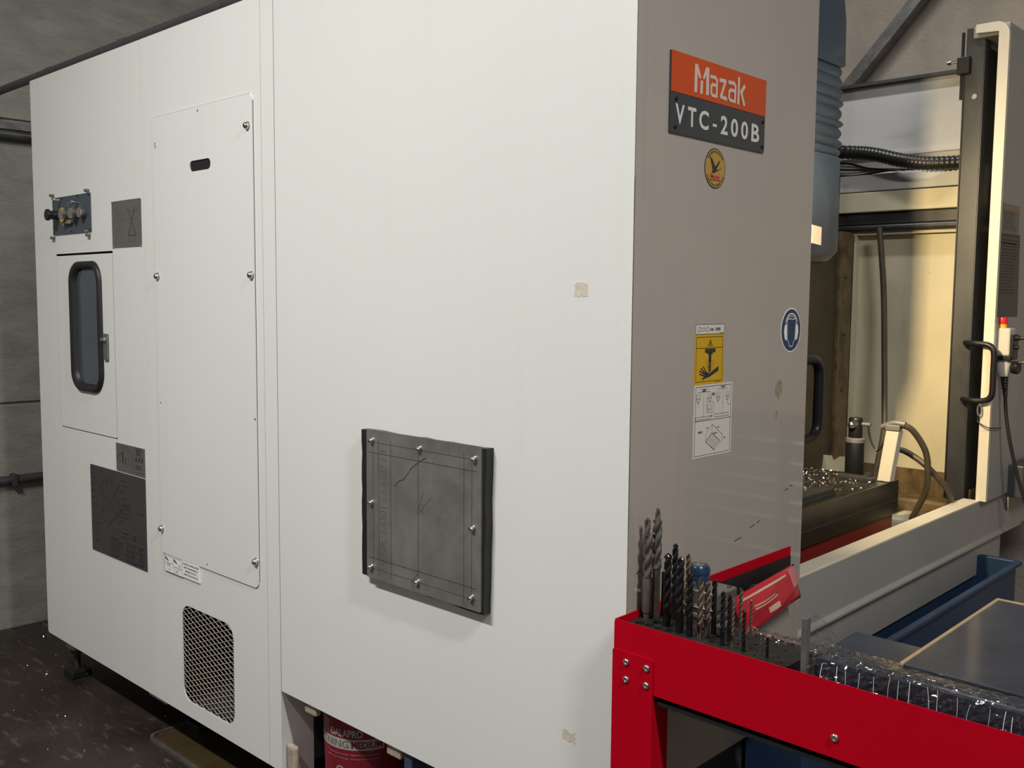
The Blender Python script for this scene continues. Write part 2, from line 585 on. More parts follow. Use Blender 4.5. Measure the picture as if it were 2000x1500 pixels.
# rails and pipes on the back wall
t = empty('wall_rail', (-3.6, 0, 2.27), 'grey metal rail with dark pipe under it high on the concrete wall', 'rail')
bx('rail_strip', -3.618, -3.598, -5.0, 3.38, 2.288, 2.325, 'galvanised', t, bev=0.003)
put('pipe', tube(nb(), [(-3.592, -5.0, 2.262), (-3.592, 3.38, 2.262)], 0.021, 12, 1), 'conduit_grey', t, smooth=True)
t = empty('wall_pipe', (-3.6, 0, 0.70), 'dark pipe low on the concrete wall behind the cabinet', 'pipe')
put('pipe', tube(nb(), [(-3.596, -5.0, 0.70), (-3.596, 3.38, 0.70)], 0.021, 12, 1), 'conduit_grey', t, smooth=True)
for y in (-0.9, 0.12, 1.4):
    bx('pipe_clamp', -3.618, -3.57, y, y + 0.025, 0.672, 0.728, 'conduit_grey', t, bev=0.004)
# diagonal brace on the right wall
t = empty('steel_brace', (-1.3, 3.38, 2.5), 'diagonal galvanised steel angle brace on the concrete wall', 'brace')
a, b = Vector((-1.33, 3.39, 2.44)), Vector((0.4, 3.39, 4.34))
d = (b - a).normalized()
nrm = Vector((-d.z, 0, d.x))
for nm, w0, w1, y0, y1 in (('flange', -0.045, 0.045, 3.372, 3.384), ('web', -0.045, -0.034, 3.30, 3.374)):
    bm = nb()
    vv = [bm.verts.new(Vector((p.x, y, p.z)) + nrm * w) for p in (a, b) for w in (w0, w1) for y in (y0, y1)]
    for f in ((0, 1, 3, 2), (4, 6, 7, 5), (0, 4, 5, 1), (2, 3, 7, 6), (0, 2, 6, 4), (1, 5, 7, 3)):
        bm.faces.new([vv[i] for i in f])
    put(nm, bm, 'galvanised', t)
# hall lamps (out of the frame; the last two added to brighten front and rear)
for i, (hl, hp) in enumerate(UNSEEN_LAMPS):
    t = empty('unseen_ceiling_lamp', (hl[0], hl[1], hl[2]), ['long hall lamp above the white machine side', 'added unseen lamp brightening the grey front from the table side', 'added unseen lamp above the machine roof brightening the rear walls'][i], 'lamp', 'hall lamps')
    bx('housing', hl[0] - 0.65, hl[0] + 0.65, hl[1] - 0.09, hl[1] + 0.09, hl[2], hl[2] + 0.07, 'lamp_white', t, bev=0.01)
    for s in (-0.5, 0.5):
        put('suspension_wire', tube(nb(), [(hl[0] + s, hl[1], hl[2] + 0.06), (hl[0] + s, hl[1], 5.2)], 0.004, 6, 1), 'galvanised', t)

# ------------------------------------------------------------------ electrical cabinet (rear part of the machine side)
cab = empty('electrical_cabinet', (-2.05, 0.45, 0.0), 'tall white two-panel cabinet with small windowed door and grille', 'cabinet')
ZB, ZT = 0.186, 2.372
bx('rear_wall', -2.895, -1.215, 0.90, 0.915, ZB, ZT - 0.002, 'white_paint', cab)
bx('end_wall', -2.897, -2.885, 0.004, 0.90, ZB, ZT - 0.002, 'white_paint', cab)
bx('top_cover', -2.897, -1.212, 0.002, 0.915, ZT - 0.012, ZT, 'white_paint', cab)
bx('bottom_plate', -2.88, -1.215, 0.02, 0.9, ZB + 0.004, ZB + 0.016, 'cast_iron', cab)
# left panel with opening for the small door
DX0, DX1, DZ0, DZ1 = -2.700, -2.216, 1.046, 1.703
left = pls('side_panel', 'S', rrect(-2.897, -1.985, ZB, ZT, 0.012, 3, (1, 0, 0, 0)), -0.004, 0.0, 'white_paint', cab,
           holes=[rrect(DX0, DX1, DZ0, DZ1, 0.004, 2)])
bx('door_recess', DX0 - 0.01, DX1 + 0.01, 0.022, 0.03, DZ0 - 0.01, DZ1 + 0.01, 'gap_shade_black', left)
WX0, WX1, WZ0, WZ1 = -2.566, -2.306, 1.197, 1.672
door = pls('cabinet_door', 'S', rrect(DX0 + 0.005, DX1 - 0.006, DZ0 + 0.004, DZ1 - 0.008, 0.003, 2), -0.012, 0.001, 'white_paint', cab,
           holes=[rrect(WX0 + 0.02, WX1 - 0.02, WZ0 + 0.02, WZ1 - 0.02, 0.055, 6)], label='white door with rounded dark window')
# window rubber: rounded profile ring
bm = nb()
ring_a = rrect(WX0, WX1, WZ0, WZ1, 0.075, 7)
ring_i = rrect(WX0 + 0.034, WX1 - 0.034, WZ0 + 0.03, WZ1 - 0.03, 0.05, 7)
prof = [(0.0, 0.0), (0.04, 0.009), (0.25, 0.015), (0.6, 0.013), (0.85, 0.006), (1.0, -0.004)]
rows = [[bm.verts.new(to3('S', p[0] + (q[0] - p[0]) * s, p[1] + (q[1] - p[1]) * s, h)) for p, q in zip(ring_a, ring_i)] for s, h in prof]
nR = len(ring_a)
for r0, r1 in zip(rows, rows[1:]):
    for i in range(nR):
        bm.faces.new((r0[i], r0[(i + 1) % nR], r1[(i + 1) % nR], r1[i]))
put('window_rubber', bm, 'black_rubber', door, smooth='all', label='thick black rubber window frame')
pls('window_pane', 'S', rrect(WX0 + 0.022, WX1 - 0.022, WZ0 + 0.02, WZ1 - 0.02, 0.05, 6), -0.008, -0.005, 'window_glass', door)
bm = plate(nb(), 'S', rrect(-2.293, -2.262, 1.322, 1.415, 0.003, 2), 0.001, 0.009)
put('latch_plate', bm, 'galvanised', door, label='flat steel latch')
bm = plate(nb(), 'S', rrect(-2.294, -2.266, 1.390, 1.402, 0.003, 2), 0.009, 0.018)
put('latch_lever', bm, 'bright_steel', door)
# control panel
cp = pls('control_panel', 'S', rrect(-2.708, -2.377, 1.774, 1.912, 0.002, 1), 0.0, 0.004, 'slate_panel', cab, label='dark slate blue switch panel')
for u, v in ((-2.62, 1.905), (-2.70, 1.902), (-2.483, 1.906), (-2.385, 1.905), (-2.70, 1.781), (-2.54, 1.781), (-2.385, 1.782)):
    screw('S', u, v, 0.004, 0.0045, 0.002, cp, 'black_steel')
bm = nb()
lathe(bm, [(0.004, 0), (0.004, 0.02), (0.006, 0.021), (0.006, 0.03), (0, 0.03)], (-2.628, -0.004, 1.899), (0, -1, 0), 10)
put('indicator_lamp', bm, 'bright_steel', cp, smooth=True)
bm = nb()
lathe(bm, [(0.004, 0), (0.004, 0.016), (0.006, 0.017), (0.006, 0.026), (0, 0.026)], (-2.478, -0.004, 1.882), (0, -1, 0), 10)
put('indicator_lamp', bm, 'bright_steel', cp, smooth=True)
for i, (ku, L, rr) in enumerate(((-2.552, 0.033, 0.0165), (-2.478, 0.029, 0.0175), (-2.420, 0.022, 0.0165))):
    bm = lathe(nb(), [(rr * 0.92, 0), (rr, 0.003), (rr, L * 0.8), (rr * 1.08, L * 0.82), (rr * 1.08, L), (rr * 0.9, L + 0.001), (rr * 0.85, L - 0.004), (0, L - 0.004)],
               (ku, -0.004, 1.843), (0, -1, 0), 20)
    put('rotary_switch', bm, 'galvanised', cp, smooth=True)
    put('chrome_ring', lathe(nb(), [(rr * 0.9, L), (rr * 1.10, L), (rr * 1.10, L + 0.002), (rr * 0.9, L + 0.002)], (ku, -0.004, 1.843), (0, -1, 0), 20), 'bright_steel', cp, smooth=True)
bm = lathe(nb(), [(0.014, 0), (0.014, 0.006), (0.0175, 0.008), (0.0175, 0.018), (0.0165, 0.020), (0.0165, 0.036), (0.0215, 0.038), (0.0215, 0.044), (0.020, 0.047), (0, 0.048)],
           (-2.648, -0.004, 1.845), (0, -1, 0), 22)
put('push_button', bm, 'black_plastic', cp, smooth=True, label='long black mushroom push button')
pls('legend_ring', 'S', ellipse(-2.622, 1.846, 0.027, 0.027, 28), 0.004, 0.006, 'yellow_tag', cp, label='yellow legend ring')
bm = nb()
tg = [(-2.60, -0.012, 1.818), (-2.585, -0.02, 1.800), (-2.555, -0.022, 1.812), (-2.52, -0.016, 1.808), (-2.515, -0.014, 1.822), (-2.56, -0.02, 1.828), (-2.58, -0.018, 1.818), (-2.588, -0.016, 1.830)]
vv = [bm.verts.new(p) for p in tg]
bm.faces.new(vv)
g = bmesh.ops.solidify(bm, geom=bm.faces[:], thickness=0.0015)
put('paper_tag', bm, 'beige_tag', cp, label='crumpled beige paper tag')
bm = nb()
quad(bm, 'S', -2.43, -2.40, 1.7775, 1.7805, 0.0046)
for u, v, w in ((-2.60, 1.872, 0.010), (-2.566, 1.882, 0.014), (-2.52, 1.866, 0.012), (-2.455, 1.865, 0.016)):
    for s in range(10):
        a0, a1 = s * math.pi / 5, (s + 1) * math.pi / 5
        stroke(bm, 'S', [(u + w * 0.5 * math.cos(a0), v + w * 0.6 * math.sin(a0)), (u + w * 0.5 * math.cos(a1), v + w * 0.6 * math.sin(a1))], 0.0018, 0.0046)
stroke(bm, 'S', [(-2.545, 1.866), (-2.532, 1.866)], 0.0015, 0.0046)
put('printed_symbols', bm, 'label_grey', cp)
for u, v in ((-2.706, 1.922), (-2.398, 1.920), (-2.709, 1.764), (-2.396, 1.763)):
    bm = plate(nb(), 'S', rrect(u - 0.010, u + 0.010, v - 0.005, v + 0.005, 0.002, 2), 0.0, 0.012)
    box(bm, u + 0.003, u + 0.008, -0.008, 0.0, v - 0.012, v - 0.003)
    put('mounting_clip', bm, 'galvanised', cab)
# engraved plates on the left panel
pl1 = pls('instruction_plate', 'S', rrect(-2.211, -1.996, 1.712, 1.869, 0.001, 1), 0.0, 0.002, 'sign_metal', cab, label='grey metal lifting instruction plate')
bm = nb()
for u0, u1, v in ((-2.187, -2.118, 1.826), (-2.187, -2.118, 1.800), (-2.08, -2.022, 1.830), (-2.09, -2.022, 1.802)):
    quad(bm, 'S', u0, u1, v, v + 0.0028, 0.0024)
for u0 in (-2.18, -2.083):
    stroke(bm, 'S', [(u0, 1.752), (u0 + 0.044, 1.752), (u0 + 0.044, 1.732), (u0 + 0.026, 1.727), (u0 + 0.018, 1.731), (u0, 1.727), (u0, 1.752)], 0.0009, 0.0024)
    stroke(bm, 'S', [(u0 + 0.01, 1.754), (u0 + 0.01, 1.768), (u0 + 0.016, 1.773), (u0 + 0.028, 1.773), (u0 + 0.034, 1.768), (u0 + 0.034, 1.754)], 0.0009, 0.0024)
stroke(bm, 'S', [(-2.158, 1.776), (-2.158, 1.790)], 0.0009, 0.0024)
for u in (-2.17, -2.145):
    stroke(bm, 'S', [(u, 1.804), (u, 1.823)], 0.0006, 0.0024)
put('engraving', bm, 'sign_ink_faint', pl1)
bm = nb()
stroke(bm, 'S', [(-2.093, 1.843), (-2.033, 1.750), (-2.089, 1.750), (-2.038, 1.843)], 0.0018, 0.0026)
put('engraved_cross', bm, 'sign_ink', pl1)
for u, v in ((-2.208, 1.867), (-1.999, 1.867), (-2.208, 1.714), (-1.999, 1.714)):
    screw('S', u, v, 0.002, 0.0035, 0.002, pl1)
rng = R_(4)
pl2 = pls('diagram_plate', 'S', rrect(-2.226, -2.012, 0.937, 1.035, 0.001, 1), 0.0, 0.0025, 'sign_metal', cab, label='light grey metal air-pressure diagram plate')
bm = nb()
stroke(bm, 'S', [(-2.222, 0.99), (-2.208, 0.997), (-2.17, 1.004), (-2.222, 0.982), (-2.17, 0.972)], 0.001, 0.003)
quad(bm, 'S', -2.178, -2.170, 0.968, 1.008, 0.003)
stroke(bm, 'S', [(-2.165, 1.012), (-2.10, 1.012), (-2.10, 0.965), (-2.15, 0.965)], 0.0008, 0.003)
stroke(bm, 'S', [(-2.13, 1.012), (-2.13, 0.965)], 0.0008, 0.003)
quad(bm, 'S', -2.156, -2.151, 0.965, 0.990, 0.003)
stroke(bm, 'S', [(-2.092, 1.03), (-2.092, 0.942)], 0.0006, 0.003)
dashes(bm, 'S', -2.19, -2.10, 1.018, 1.030, 0.003, 2, rng, 0.3)
dashes(bm, 'S', -2.075, -2.03, 1.006, 1.032, 0.003, 4, rng, 0.5)
for u in (-2.078, -2.056, -2.034):
    quad(bm, 'S', u, u + 0.008, 0.985, 1.0, 0.003)
    stroke(bm, 'S', [(u + 0.004, 0.978), (u + 0.004, 1.004)], 0.001, 0.003)
dashes(bm, 'S', -2.080, -2.022, 0.958, 0.974, 0.003, 2, rng, 0.5)
stroke(bm, 'S', [(-2.08, 0.946), (-2.065, 0.946)], 0.002, 0.003)
stroke(bm, 'S', [(-2.055, 0.942), (-2.045, 0.953), (-2.04, 0.942)], 0.0012, 0.003)
stroke(bm, 'S', [(-2.032, 0.947), (-2.02, 0.947)], 0.002, 0.003)
put('engraving', bm, 'sign_ink', pl2)
pl3 = pls('lubrication_plate', 'S', rrect(-2.444, -2.013, 0.613, 0.932, 0.001, 1), 0.0, 0.0025, 'sign_metal_dark', cab, label='large dark metal lubrication chart plate')
bm = nb()
D3 = 0.003
for (u0, v0, u1, v1) in ((-2.37, 0.855, -2.30, 0.91), (-2.30, 0.91, -2.215, 0.872), (-2.215, 0.872, -2.29, 0.81), (-2.29, 0.81, -2.37, 0.855), (-2.36, 0.75, -2.30, 0.725), (-2.30, 0.725, -2.20, 0.79), (-2.33, 0.82, -2.36, 0.75), (-2.2, 0.79, -2.235, 0.86), (-2.30, 0.732, -2.2, 0.797)):
    stroke(bm, 'S', [(u0, v0), (u1, v1)], 0.0012, D3)
for i in range(70):
    u, v = rng.uniform(-2.35, -2.215), rng.uniform(0.75, 0.895)
    stroke(bm, 'S', [(u, v), (u + rng.uniform(-0.02, 0.02), v + rng.uniform(-0.014, 0.014))], 0.001, D3)
for v in (0.92, 0.905, 0.886, 0.862, 0.842, 0.836, 0.812, 0.79, 0.775):
    dashes(bm, 'S', -2.438, -2.39, v - 0.005, v, D3, 1, rng, 0.7, 0.5)
for v in (0.748, 0.722, 0.69, 0.655):
    dashes(bm, 'S', -2.42, -2.37, v - 0.005, v, D3, 1, rng, 0.7, 0.5)
for v in (0.905, 0.888, 0.868, 0.862, 0.842, 0.823, 0.817, 0.807, 0.80, 0.79, 0.775, 0.758, 0.72, 0.70):
    dashes(bm, 'S', -2.195 + rng.uniform(-0.02, 0.01), -2.11, v - 0.005, v, D3, 1, rng, 0.75, 0.4)
dashes(bm, 'S', -2.08, -2.02, 0.80, 0.806, D3, 1, rng, 0.7, 0.8)
for v in (0.716, 0.703, 0.682, 0.66, 0.640, 0.622):
    stroke(bm, 'S', [(-2.31, v), (-2.018, v + 0.002)], 0.0012, D3)
for u in (-2.285, -2.165, -2.135, -2.07):
    stroke(bm, 'S', [(u, 0.69), (u, 0.618)], 0.0012, D3)
for (u0, u1) in ((-2.28, -2.18), (-2.16, -2.14), (-2.13, -2.08), (-2.065, -2.025)):
    dashes(bm, 'S', u0, u1, 0.618, 0.69, D3, 8, rng, 0.45, 0.6)
poly(bm, 'S', [(-2.105, 0.722), (-2.112, 0.705), (-2.085, 0.703)], D3)
put('engraving', bm, 'sign_ink', pl3)
# middle panel with vent opening, plus the narrow corner strip
VX0, VX1, VZ0, VZ1 = -1.782, -1.466, 0.238, 0.556
HX0, HX1, HZ0, HZ1 = -1.897, -1.315, 0.704, 2.114
mid = pls('side_panel', 'S', [(-1.979, ZB), (-1.276, ZB), (-1.276, ZT), (-1.979, ZT)], -0.004, 0.0, 'white_paint', cab,
          holes=[rrect(VX0, VX1, VZ0, VZ1, 0.045, 6)])
pls('corner_strip', 'S', [(-1.2745, ZB), (-1.212, ZB), (-1.212, ZT), (-1.2745, ZT)], -0.004, 0.0, 'white_paint', cab)
bx('return_flange', -1.2155, -1.212, 0.004, 0.11, 0.0, ZT - 0.014, 'white_paint', cab)
bx('return_wall', -1.2155, -1.212, 0.112, 0.9, ZB, ZT - 0.014, 'cast_iron', cab)
for x in (-1.982,):
    bx('panel_joint', x - 0.003, x + 0.003, 0.0015, 0.008, ZB, ZT - 0.013, 'cream_paint', cab)
# expanded metal grille
gr = empty('vent_grille', (-1.62, 0.0, 0.4))
gr.parent = cab
gr.location = Vector((-1.62, 0.0, 0.4)) - WL[cab.name]
bm = nb()
pitch_u, pitch_v = 0.0455, 0.0173
def inside_vent(u, v):
    if not (VX0 < u < VX1 and VZ0 < v < VZ1):
        return False
    r = 0.045
    cu, cv = min(max(u, VX0 + r), VX1 - r), min(max(v, VZ0 + r), VZ1 - r)
    return (u - cu) ** 2 + (v - cv) ** 2 <= r * r + 1e-9
n_str = 0
for sgn in (1, -1):
    for k in range(-60, 60):
        # line: v = VZ0 + k*pitch_v + sgn*(u-VX0)*pitch_v/pitch_u
        us = [VX0 + (VX1 - VX0) * i / 160 for i in range(161)]
        seg_ = [u for u in us if inside_vent(u, VZ0 + k * pitch_v + sgn * (u - VX0) * pitch_v / pitch_u)]
        if len(seg_) < 2:
            continue
        f = lambda u: VZ0 + k * pitch_v + sgn * (u - VX0) * pitch_v / pitch_u
        u0, u1 = seg_[0] - 0.002, seg_[-1] + 0.002
        h = 0.0008
        d0, d1 = (-0.0030, -0.0012) if sgn > 0 else (-0.0038, -0.0020)
        vv = [bm.verts.new(to3('S', u, f(u) + s * h, dd)) for u in (u0, u1) for s in (-1, 1) for dd in (d0, d1)]
        for fc in ((0, 1, 3, 2), (4, 6, 7, 5), (0, 4, 5, 1), (2, 3, 7, 6), (0, 2, 6, 4), (1, 5, 7, 3)):
            bm.faces.new([vv[i] for i in fc])
put('expanded_metal', bm, 'mesh_cream', gr, label='cream expanded-metal mesh')
bx('dark_back', -1.86, -1.40, 0.36, 0.37, 0.2, 0.6, 'gap_shade_black', gr)
bm = lathe(nb(), [(0.09, 0), (0.09, 0.12), (0.06, 0.14), (0.0, 0.14)], (-1.46, 0.20, 0.33), (-0.3, -0.25, -0.1), 24)
put('pump_motor', bm, 'galvanised', gr, smooth=True)
put('inner_hose', tube(nb(), [(-1.6, 0.22, 0.21), (-1.55, 0.2, 0.3), (-1.48, 0.22, 0.42), (-1.44, 0.2, 0.56)], 0.03, 12), 'cable_grey', gr, smooth=True)
# hatch cover on the middle panel
slot = rrect(-1.667, -1.543, 1.925, 1.957, 0.0155, 6)
hatch = pls('hatch_cover', 'S', rrect(HX0, HX1, HZ0, HZ1, 0.022, 5, (0, 1, 1, 0)), 0.0006, 0.0042, 'white_paint', cab, holes=[slot] + [ellipse(u, v, 0.0042, 0.006, 8) for u, v in ((-1.613, 2.100), (-1.885, 1.2), (-1.322, 1.198), (-1.607, 0.717), (-1.883, 2.02), (-1.885, 2.03))],
            label='tall white hatch cover with slot handle')
pls('slot_shadow_box', 'S', rrect(-1.68, -1.53, 1.918, 1.964, 0.01, 3), 0.0002, 0.0006, 'gap_shade_black', hatch)
for u, v in ((-1.613, 2.100), (-1.885, 1.2), (-1.322, 1.198), (-1.607, 0.717), (-1.884, 2.025)):
    pls('hole_shade_disc', 'S', ellipse(u, v, 0.006, 0.012, 10), 0.0002, 0.0006, 'gap_shade_black', hatch)  # black discs stand in for the shade inside the holes
for u, v in ((-1.337, 2.026), (-1.884, 1.612), (-1.327, 1.610), (-1.895, 0.784), (-1.325, 0.783)):
    screw('S', u, v, 0.004, 0.0105, 0.011, hatch, washer=0.0125)
# joint line of hatch (recessed dark gap)
bm = nb()
for a0, a1 in (((HX0, HZ1 + 0.001), (HX1 - 0.02, HZ1 + 0.001)), ((HX1 + 0.001, HZ1 - 0.02), (HX1 + 0.001, HZ0 + 0.02)), ((HX0 + 0.02, HZ0 - 0.001), (HX1 - 0.02, HZ0 - 0.001)), ((HX0 - 0.001, HZ0), (HX0 - 0.001, HZ1))):
    stroke(bm, 'S', [a0, a1], 0.0022, 0.0003)
put('gasket_line', bm, 'cast_iron', hatch)
# oil stickers
s1 = pls('oil_level_sticker', 'S', [(-1.882, 0.646), (-1.764, 0.646), (-1.764, 0.700), (-1.882, 0.700)], 0.0005, 0.0048, 'sticker_bright', cab, label='white oil-filling sticker with pictograms')
bm = nb()
D = 0.0052
stroke(bm, 'S', [(-1.8815, 0.6465), (-1.7645, 0.6465), (-1.7645, 0.6995), (-1.8815, 0.6995), (-1.8815, 0.6465)], 0.0012, D)
stroke(bm, 'S', [(-1.823, 0.6465), (-1.823, 0.6995)], 0.001, D)
for u in (-1.877, -1.82):
    poly(bm, 'S', [(u + 0.002, 0.697), (u, 0.689), (u + 0.022, 0.681), (u + 0.02, 0.686)], D)
stroke(bm, 'S', [(-1.878, 0.676), (-1.83, 0.676)], 0.0014, D)
stroke(bm, 'S', [(-1.82, 0.670), (-1.795, 0.670)], 0.0014, D)
stroke(bm, 'S', [(-1.795, 0.668), (-1.77, 0.668)], 0.0014, D)
for i in range(4):
    stroke(bm, 'S', [(-1.865, 0.673 - i * 0.0022), (-1.845, 0.673 - i * 0.0022)], 0.0006, D)
    stroke(bm, 'S', [(-1.79, 0.682 - i * 0.003), (-1.775, 0.682 - i * 0.003)], 0.0006, D)
put('printed_symbols', bm, 'sign_ink', s1)
bm = nb()
stroke(bm, 'S', [(-1.86, 0.657), (-1.852, 0.652), (-1.842, 0.664)], 0.0016, D)
stroke(bm, 'S', [(-1.812, 0.664), (-1.79, 0.650)], 0.0016, D)
stroke(bm, 'S', [(-1.812, 0.650), (-1.79, 0.664)], 0.0016, D)
put('printed_ticks', bm, 'cardboard', s1)
s2 = pls('oil_type_sticker', 'S', [(-1.764, 0.648), (-1.657, 0.648), (-1.657, 0.7025), (-1.764, 0.7025)], 0.0005, 0.0046, 'sticker_bright', cab, label='white sticker listing hydraulic oils')
bm = nb()
for i, (s, ins) in enumerate((('CASTROL HYSPIN AWS32', 0.004), ('ESSO UNI POWER 32', 0.010), ('MOBIL DTE 24', 0.020), ('SHELL TELLUS OIL 32', 0.010))):
    v = 0.6925 - i * 0.0112
    text(bm, s, -1.764 + ins, -1.657 - ins, v - 0.0015, v + 0.0035, on('S', 0.005), bold=0.03)
put('lettering', bm, 'sign_ink', s2)
# levelling feet
def levelling_foot(x, y, nut=True):
    f_ = empty('levelling_foot', (x, y, 0))
    f_.parent = cab
    f_.location = Vector((x, y, 0)) - WL[cab.name]
    WL[f_.name] = Vector((x, y, 0))
    box(bm := nb(), x - 0.035, x + 0.035, y - 0.03, y + 0.03, 0.115, 0.205, 0.004)
    put('foot_block', bm, 'rusty_cream', f_)
    bm = lathe(nb(), [(0.024, 0.095), (0.024, 0.115), (0.012, 0.115), (0.012, 0.02), (0, 0.02)][::-1], (x, y, 0), (0, 0, 1), 12)
    put('bolt', bm, 'cast_iron', f_, smooth=True)
    put('foot_pad', box(nb(), x - 0.045, x + 0.045, y - 0.04, y + 0.04, 0.0, 0.03, 0.005), 'black_rubber', f_)
levelling_foot(-2.83, 0.085)
levelling_foot(-2.02, 0.19)
levelling_foot(-1.32, 0.42)
levelling_foot(-2.83, 0.82)
levelling_foot(-1.32, 0.82)
bx('base_bracket', -2.052, -1.925, 0.012, 0.10, 0.168, 0.182, 'label_grey', cab)

# ------------------------------------------------------------------ machining centre
mc = empty('machining_centre', (-0.6, 1.2, 0.0), 'big white and grey machining centre with open working area', 'machine')
ZP = 2.75
big = pls('side_panel', 'S', rrect(-1.209, 0.0, 0.428, ZP, 0.004, 2), -0.004, 0.0, 'white_paint', mc, label='largest white side panel')
bx('panel_bottom_lip', -1.205, -0.004, 0.004, 0.03, 0.428, 0.432, 'cast_iron', mc)
for x in (-1.115, -0.755, -0.3):
    put('panel_clip', box(nb(), x, x + 0.055, 0.012, 0.03, 0.392, 0.43, 0.004), 'rusty_cream', mc)
bm = box(nb(), -1.208, -1.165, 0.012, 0.03, 0.13, 0.27, 0.008)
put('hinge_bracket', bm, 'rusty_cream', mc)
# steel blanking plate with rubber gasket
gk = nb()
rng = R_(11)
out = []
for (p, q, n) in (((-0.806, 0.856), (-0.372, 0.851), 12), ((-0.372, 0.851), (-0.368, 1.222), 12), ((-0.368, 1.222), (-0.806, 1.2235), 14), ((-0.806, 1.2235), (-0.806, 0.856), 12)):
    for i in range(n):
        s = i / n
        out.append((p[0] + (q[0] - p[0]) * s + rng.uniform(-0.0016, 0.0016), p[1] + (q[1] - p[1]) * s + rng.uniform(-0.0016, 0.0022)))
plate(gk, 'S', out, 0.0, 0.0215)
put('rubber_gasket', gk, 'black_rubber', big, label='thick black rubber gasket')
PX0, PX1, PZ0, PZ1 = -0.782, -0.380, 0.8555, 1.227
cover = pls('blanking_plate', 'S', rrect(PX0, PX1, PZ0, PZ1, 0.001, 1), 0.0215, 0.0255, 'raw_steel', big, label='raw steel plate screwed over a cut-out')
DP = 0.0258
bm = nb()
for u in (PX0 + 0.0265, PX0 + 0.0485, PX0 + 0.094, PX0 + 0.194, PX1 - 0.053, PX1 - 0.0275):
    stroke(bm, 'S', [(u, PZ0 + 0.012), (u - 0.001, PZ1 - 0.02)], 0.0011 if abs(u - PX0 - 0.194) > 0.01 else 0.0014, DP)
for v, w in ((PZ1 - 0.030, 0.0009), (PZ1 - 0.056, 0.0012), (PZ0 + 0.052, 0.0013), (PZ0 + 0.026, 0.0009)):
    stroke(bm, 'S', [(PX0 + 0.008, v), (PX1 - 0.012, v - 0.001)], w, DP)
put('scribed_lines', bm, 'sign_ink', cover)
bm = nb()
stroke(bm, 'S', [(-0.672, 1.098), (-0.664, 1.110), (-0.650, 1.117), (-0.642, 1.118), (-0.628, 1.133), (-0.615, 1.148), (-0.594, 1.163), (-0.562, 1.181)], 0.002, DP)
stroke(bm, 'S', [(-0.57, 1.10), (-0.585, 1.06), (-0.578, 1.05), (-0.57, 1.065), (-0.545, 1.087)], 0.0008, DP)
stroke(bm, 'S', [(-0.60, 0.858), (-0.615, 0.875), (-0.59, 0.90)], 0.0012, DP)
put('scratches', bm, 'sign_ink', cover)
bm = nb()
text(bm, 'W.NR. 1.4301 / 1.4307 / 3', PX0 + 0.054, PX0 + 0.076, PZ0 + 0.028, PZ1 - 0.045, on('S', DP), rot=1)
put('stencilled_lettering', bm, 'sign_ink_faint', cover)
for u, v in ((-0.759, 1.201), (-0.583, 1.200), (-0.400, 1.198), (-0.762, 1.046), (-0.404, 1.042), (-0.764, 0.884), (-0.590, 0.8815), (-0.407, 0.884)):
    screw('S', u, v, 0.0255, 0.0065, 0.010, cover, washer=0.0085)
# glue residue
rng = R_(3)
for (u0, u1, v0, v1) in ((-0.141, -0.108, 1.556, 1.582), (-0.157, -0.125, 0.630, 0.653)):
    pts = []
    for (p, q) in (((u0, v0), (u1, v0)), ((u1, v0), (u1, v1)), ((u1, v1), (u0, v1)), ((u0, v1), (u0, v0))):
        for i in range(6):
            s = i / 6
            pts.append((p[0] + (q[0] - p[0]) * s + rng.uniform(-0.0015, 0.0015), p[1] + (q[1] - p[1]) * s + rng.uniform(-0.0025, 0.0025)))
    bm = nb()
    plate(bm, 'S', pts, 0.0, 0.0006)
    put('glue_residue', bm, 'glue_residue', big)
# front panel
W = 0.722
fp = pls('front_panel', 'F', [(0.001, 0.527), (W, 0.527), (W, ZP), (0.001, ZP)], -0.004, 0.0, 'grey_paint', mc, label='glossy grey front panel')
bx('edge_return', -0.035, -0.004, W - 0.004, W, 0.527, ZP, 'grey_paint', fp)
bx('bottom_return', -0.05, -0.004, 0.004, W - 0.004, 0.527, 0.531, 'grey_paint', fp)
# nameplate
SY0, SY1, SZ0, SZ1, SZM = 0.1075, 0.4735, 1.8775, 2.034, 1.956
sg = pls('nameplate', 'F', [(SY0, SZ0), (SY1, SZ0), (SY1, SZ1), (SY0, SZ1)], 0.0, 0.0045, 'slate_sign', mc, label='orange and slate nameplate')
pls('orange_field', 'F', [(SY0, SZM), (SY1, SZM), (SY1, SZ1), (SY0, SZ1)], 0.0045, 0.0056, 'orange_sign', sg)
E_ = 0.0061
bm = nb()
SH = [(0.1876, 2.021), (0.1982, 2.0214), (0.2113, 1.9984), (0.208, 1.9946), (0.204, 1.995), (0.1982, 2.0041), (0.1972, 1.9665), (0.1866, 1.9655)]
poly(bm, 'F', SH, E_)
poly(bm, 'F', [(0.228, 2.0208), (0.2403, 2.0215), (0.2407, 1.967), (0.2297, 1.966), (0.2295, 2.005), (0.2224, 1.9951), (0.216, 1.997)], E_)
poly(bm, 'F', [(0.209, 1.99), (0.2129, 1.9933), (0.2184, 1.9916), (0.2177, 1.966), (0.208, 1.9655)], E_)
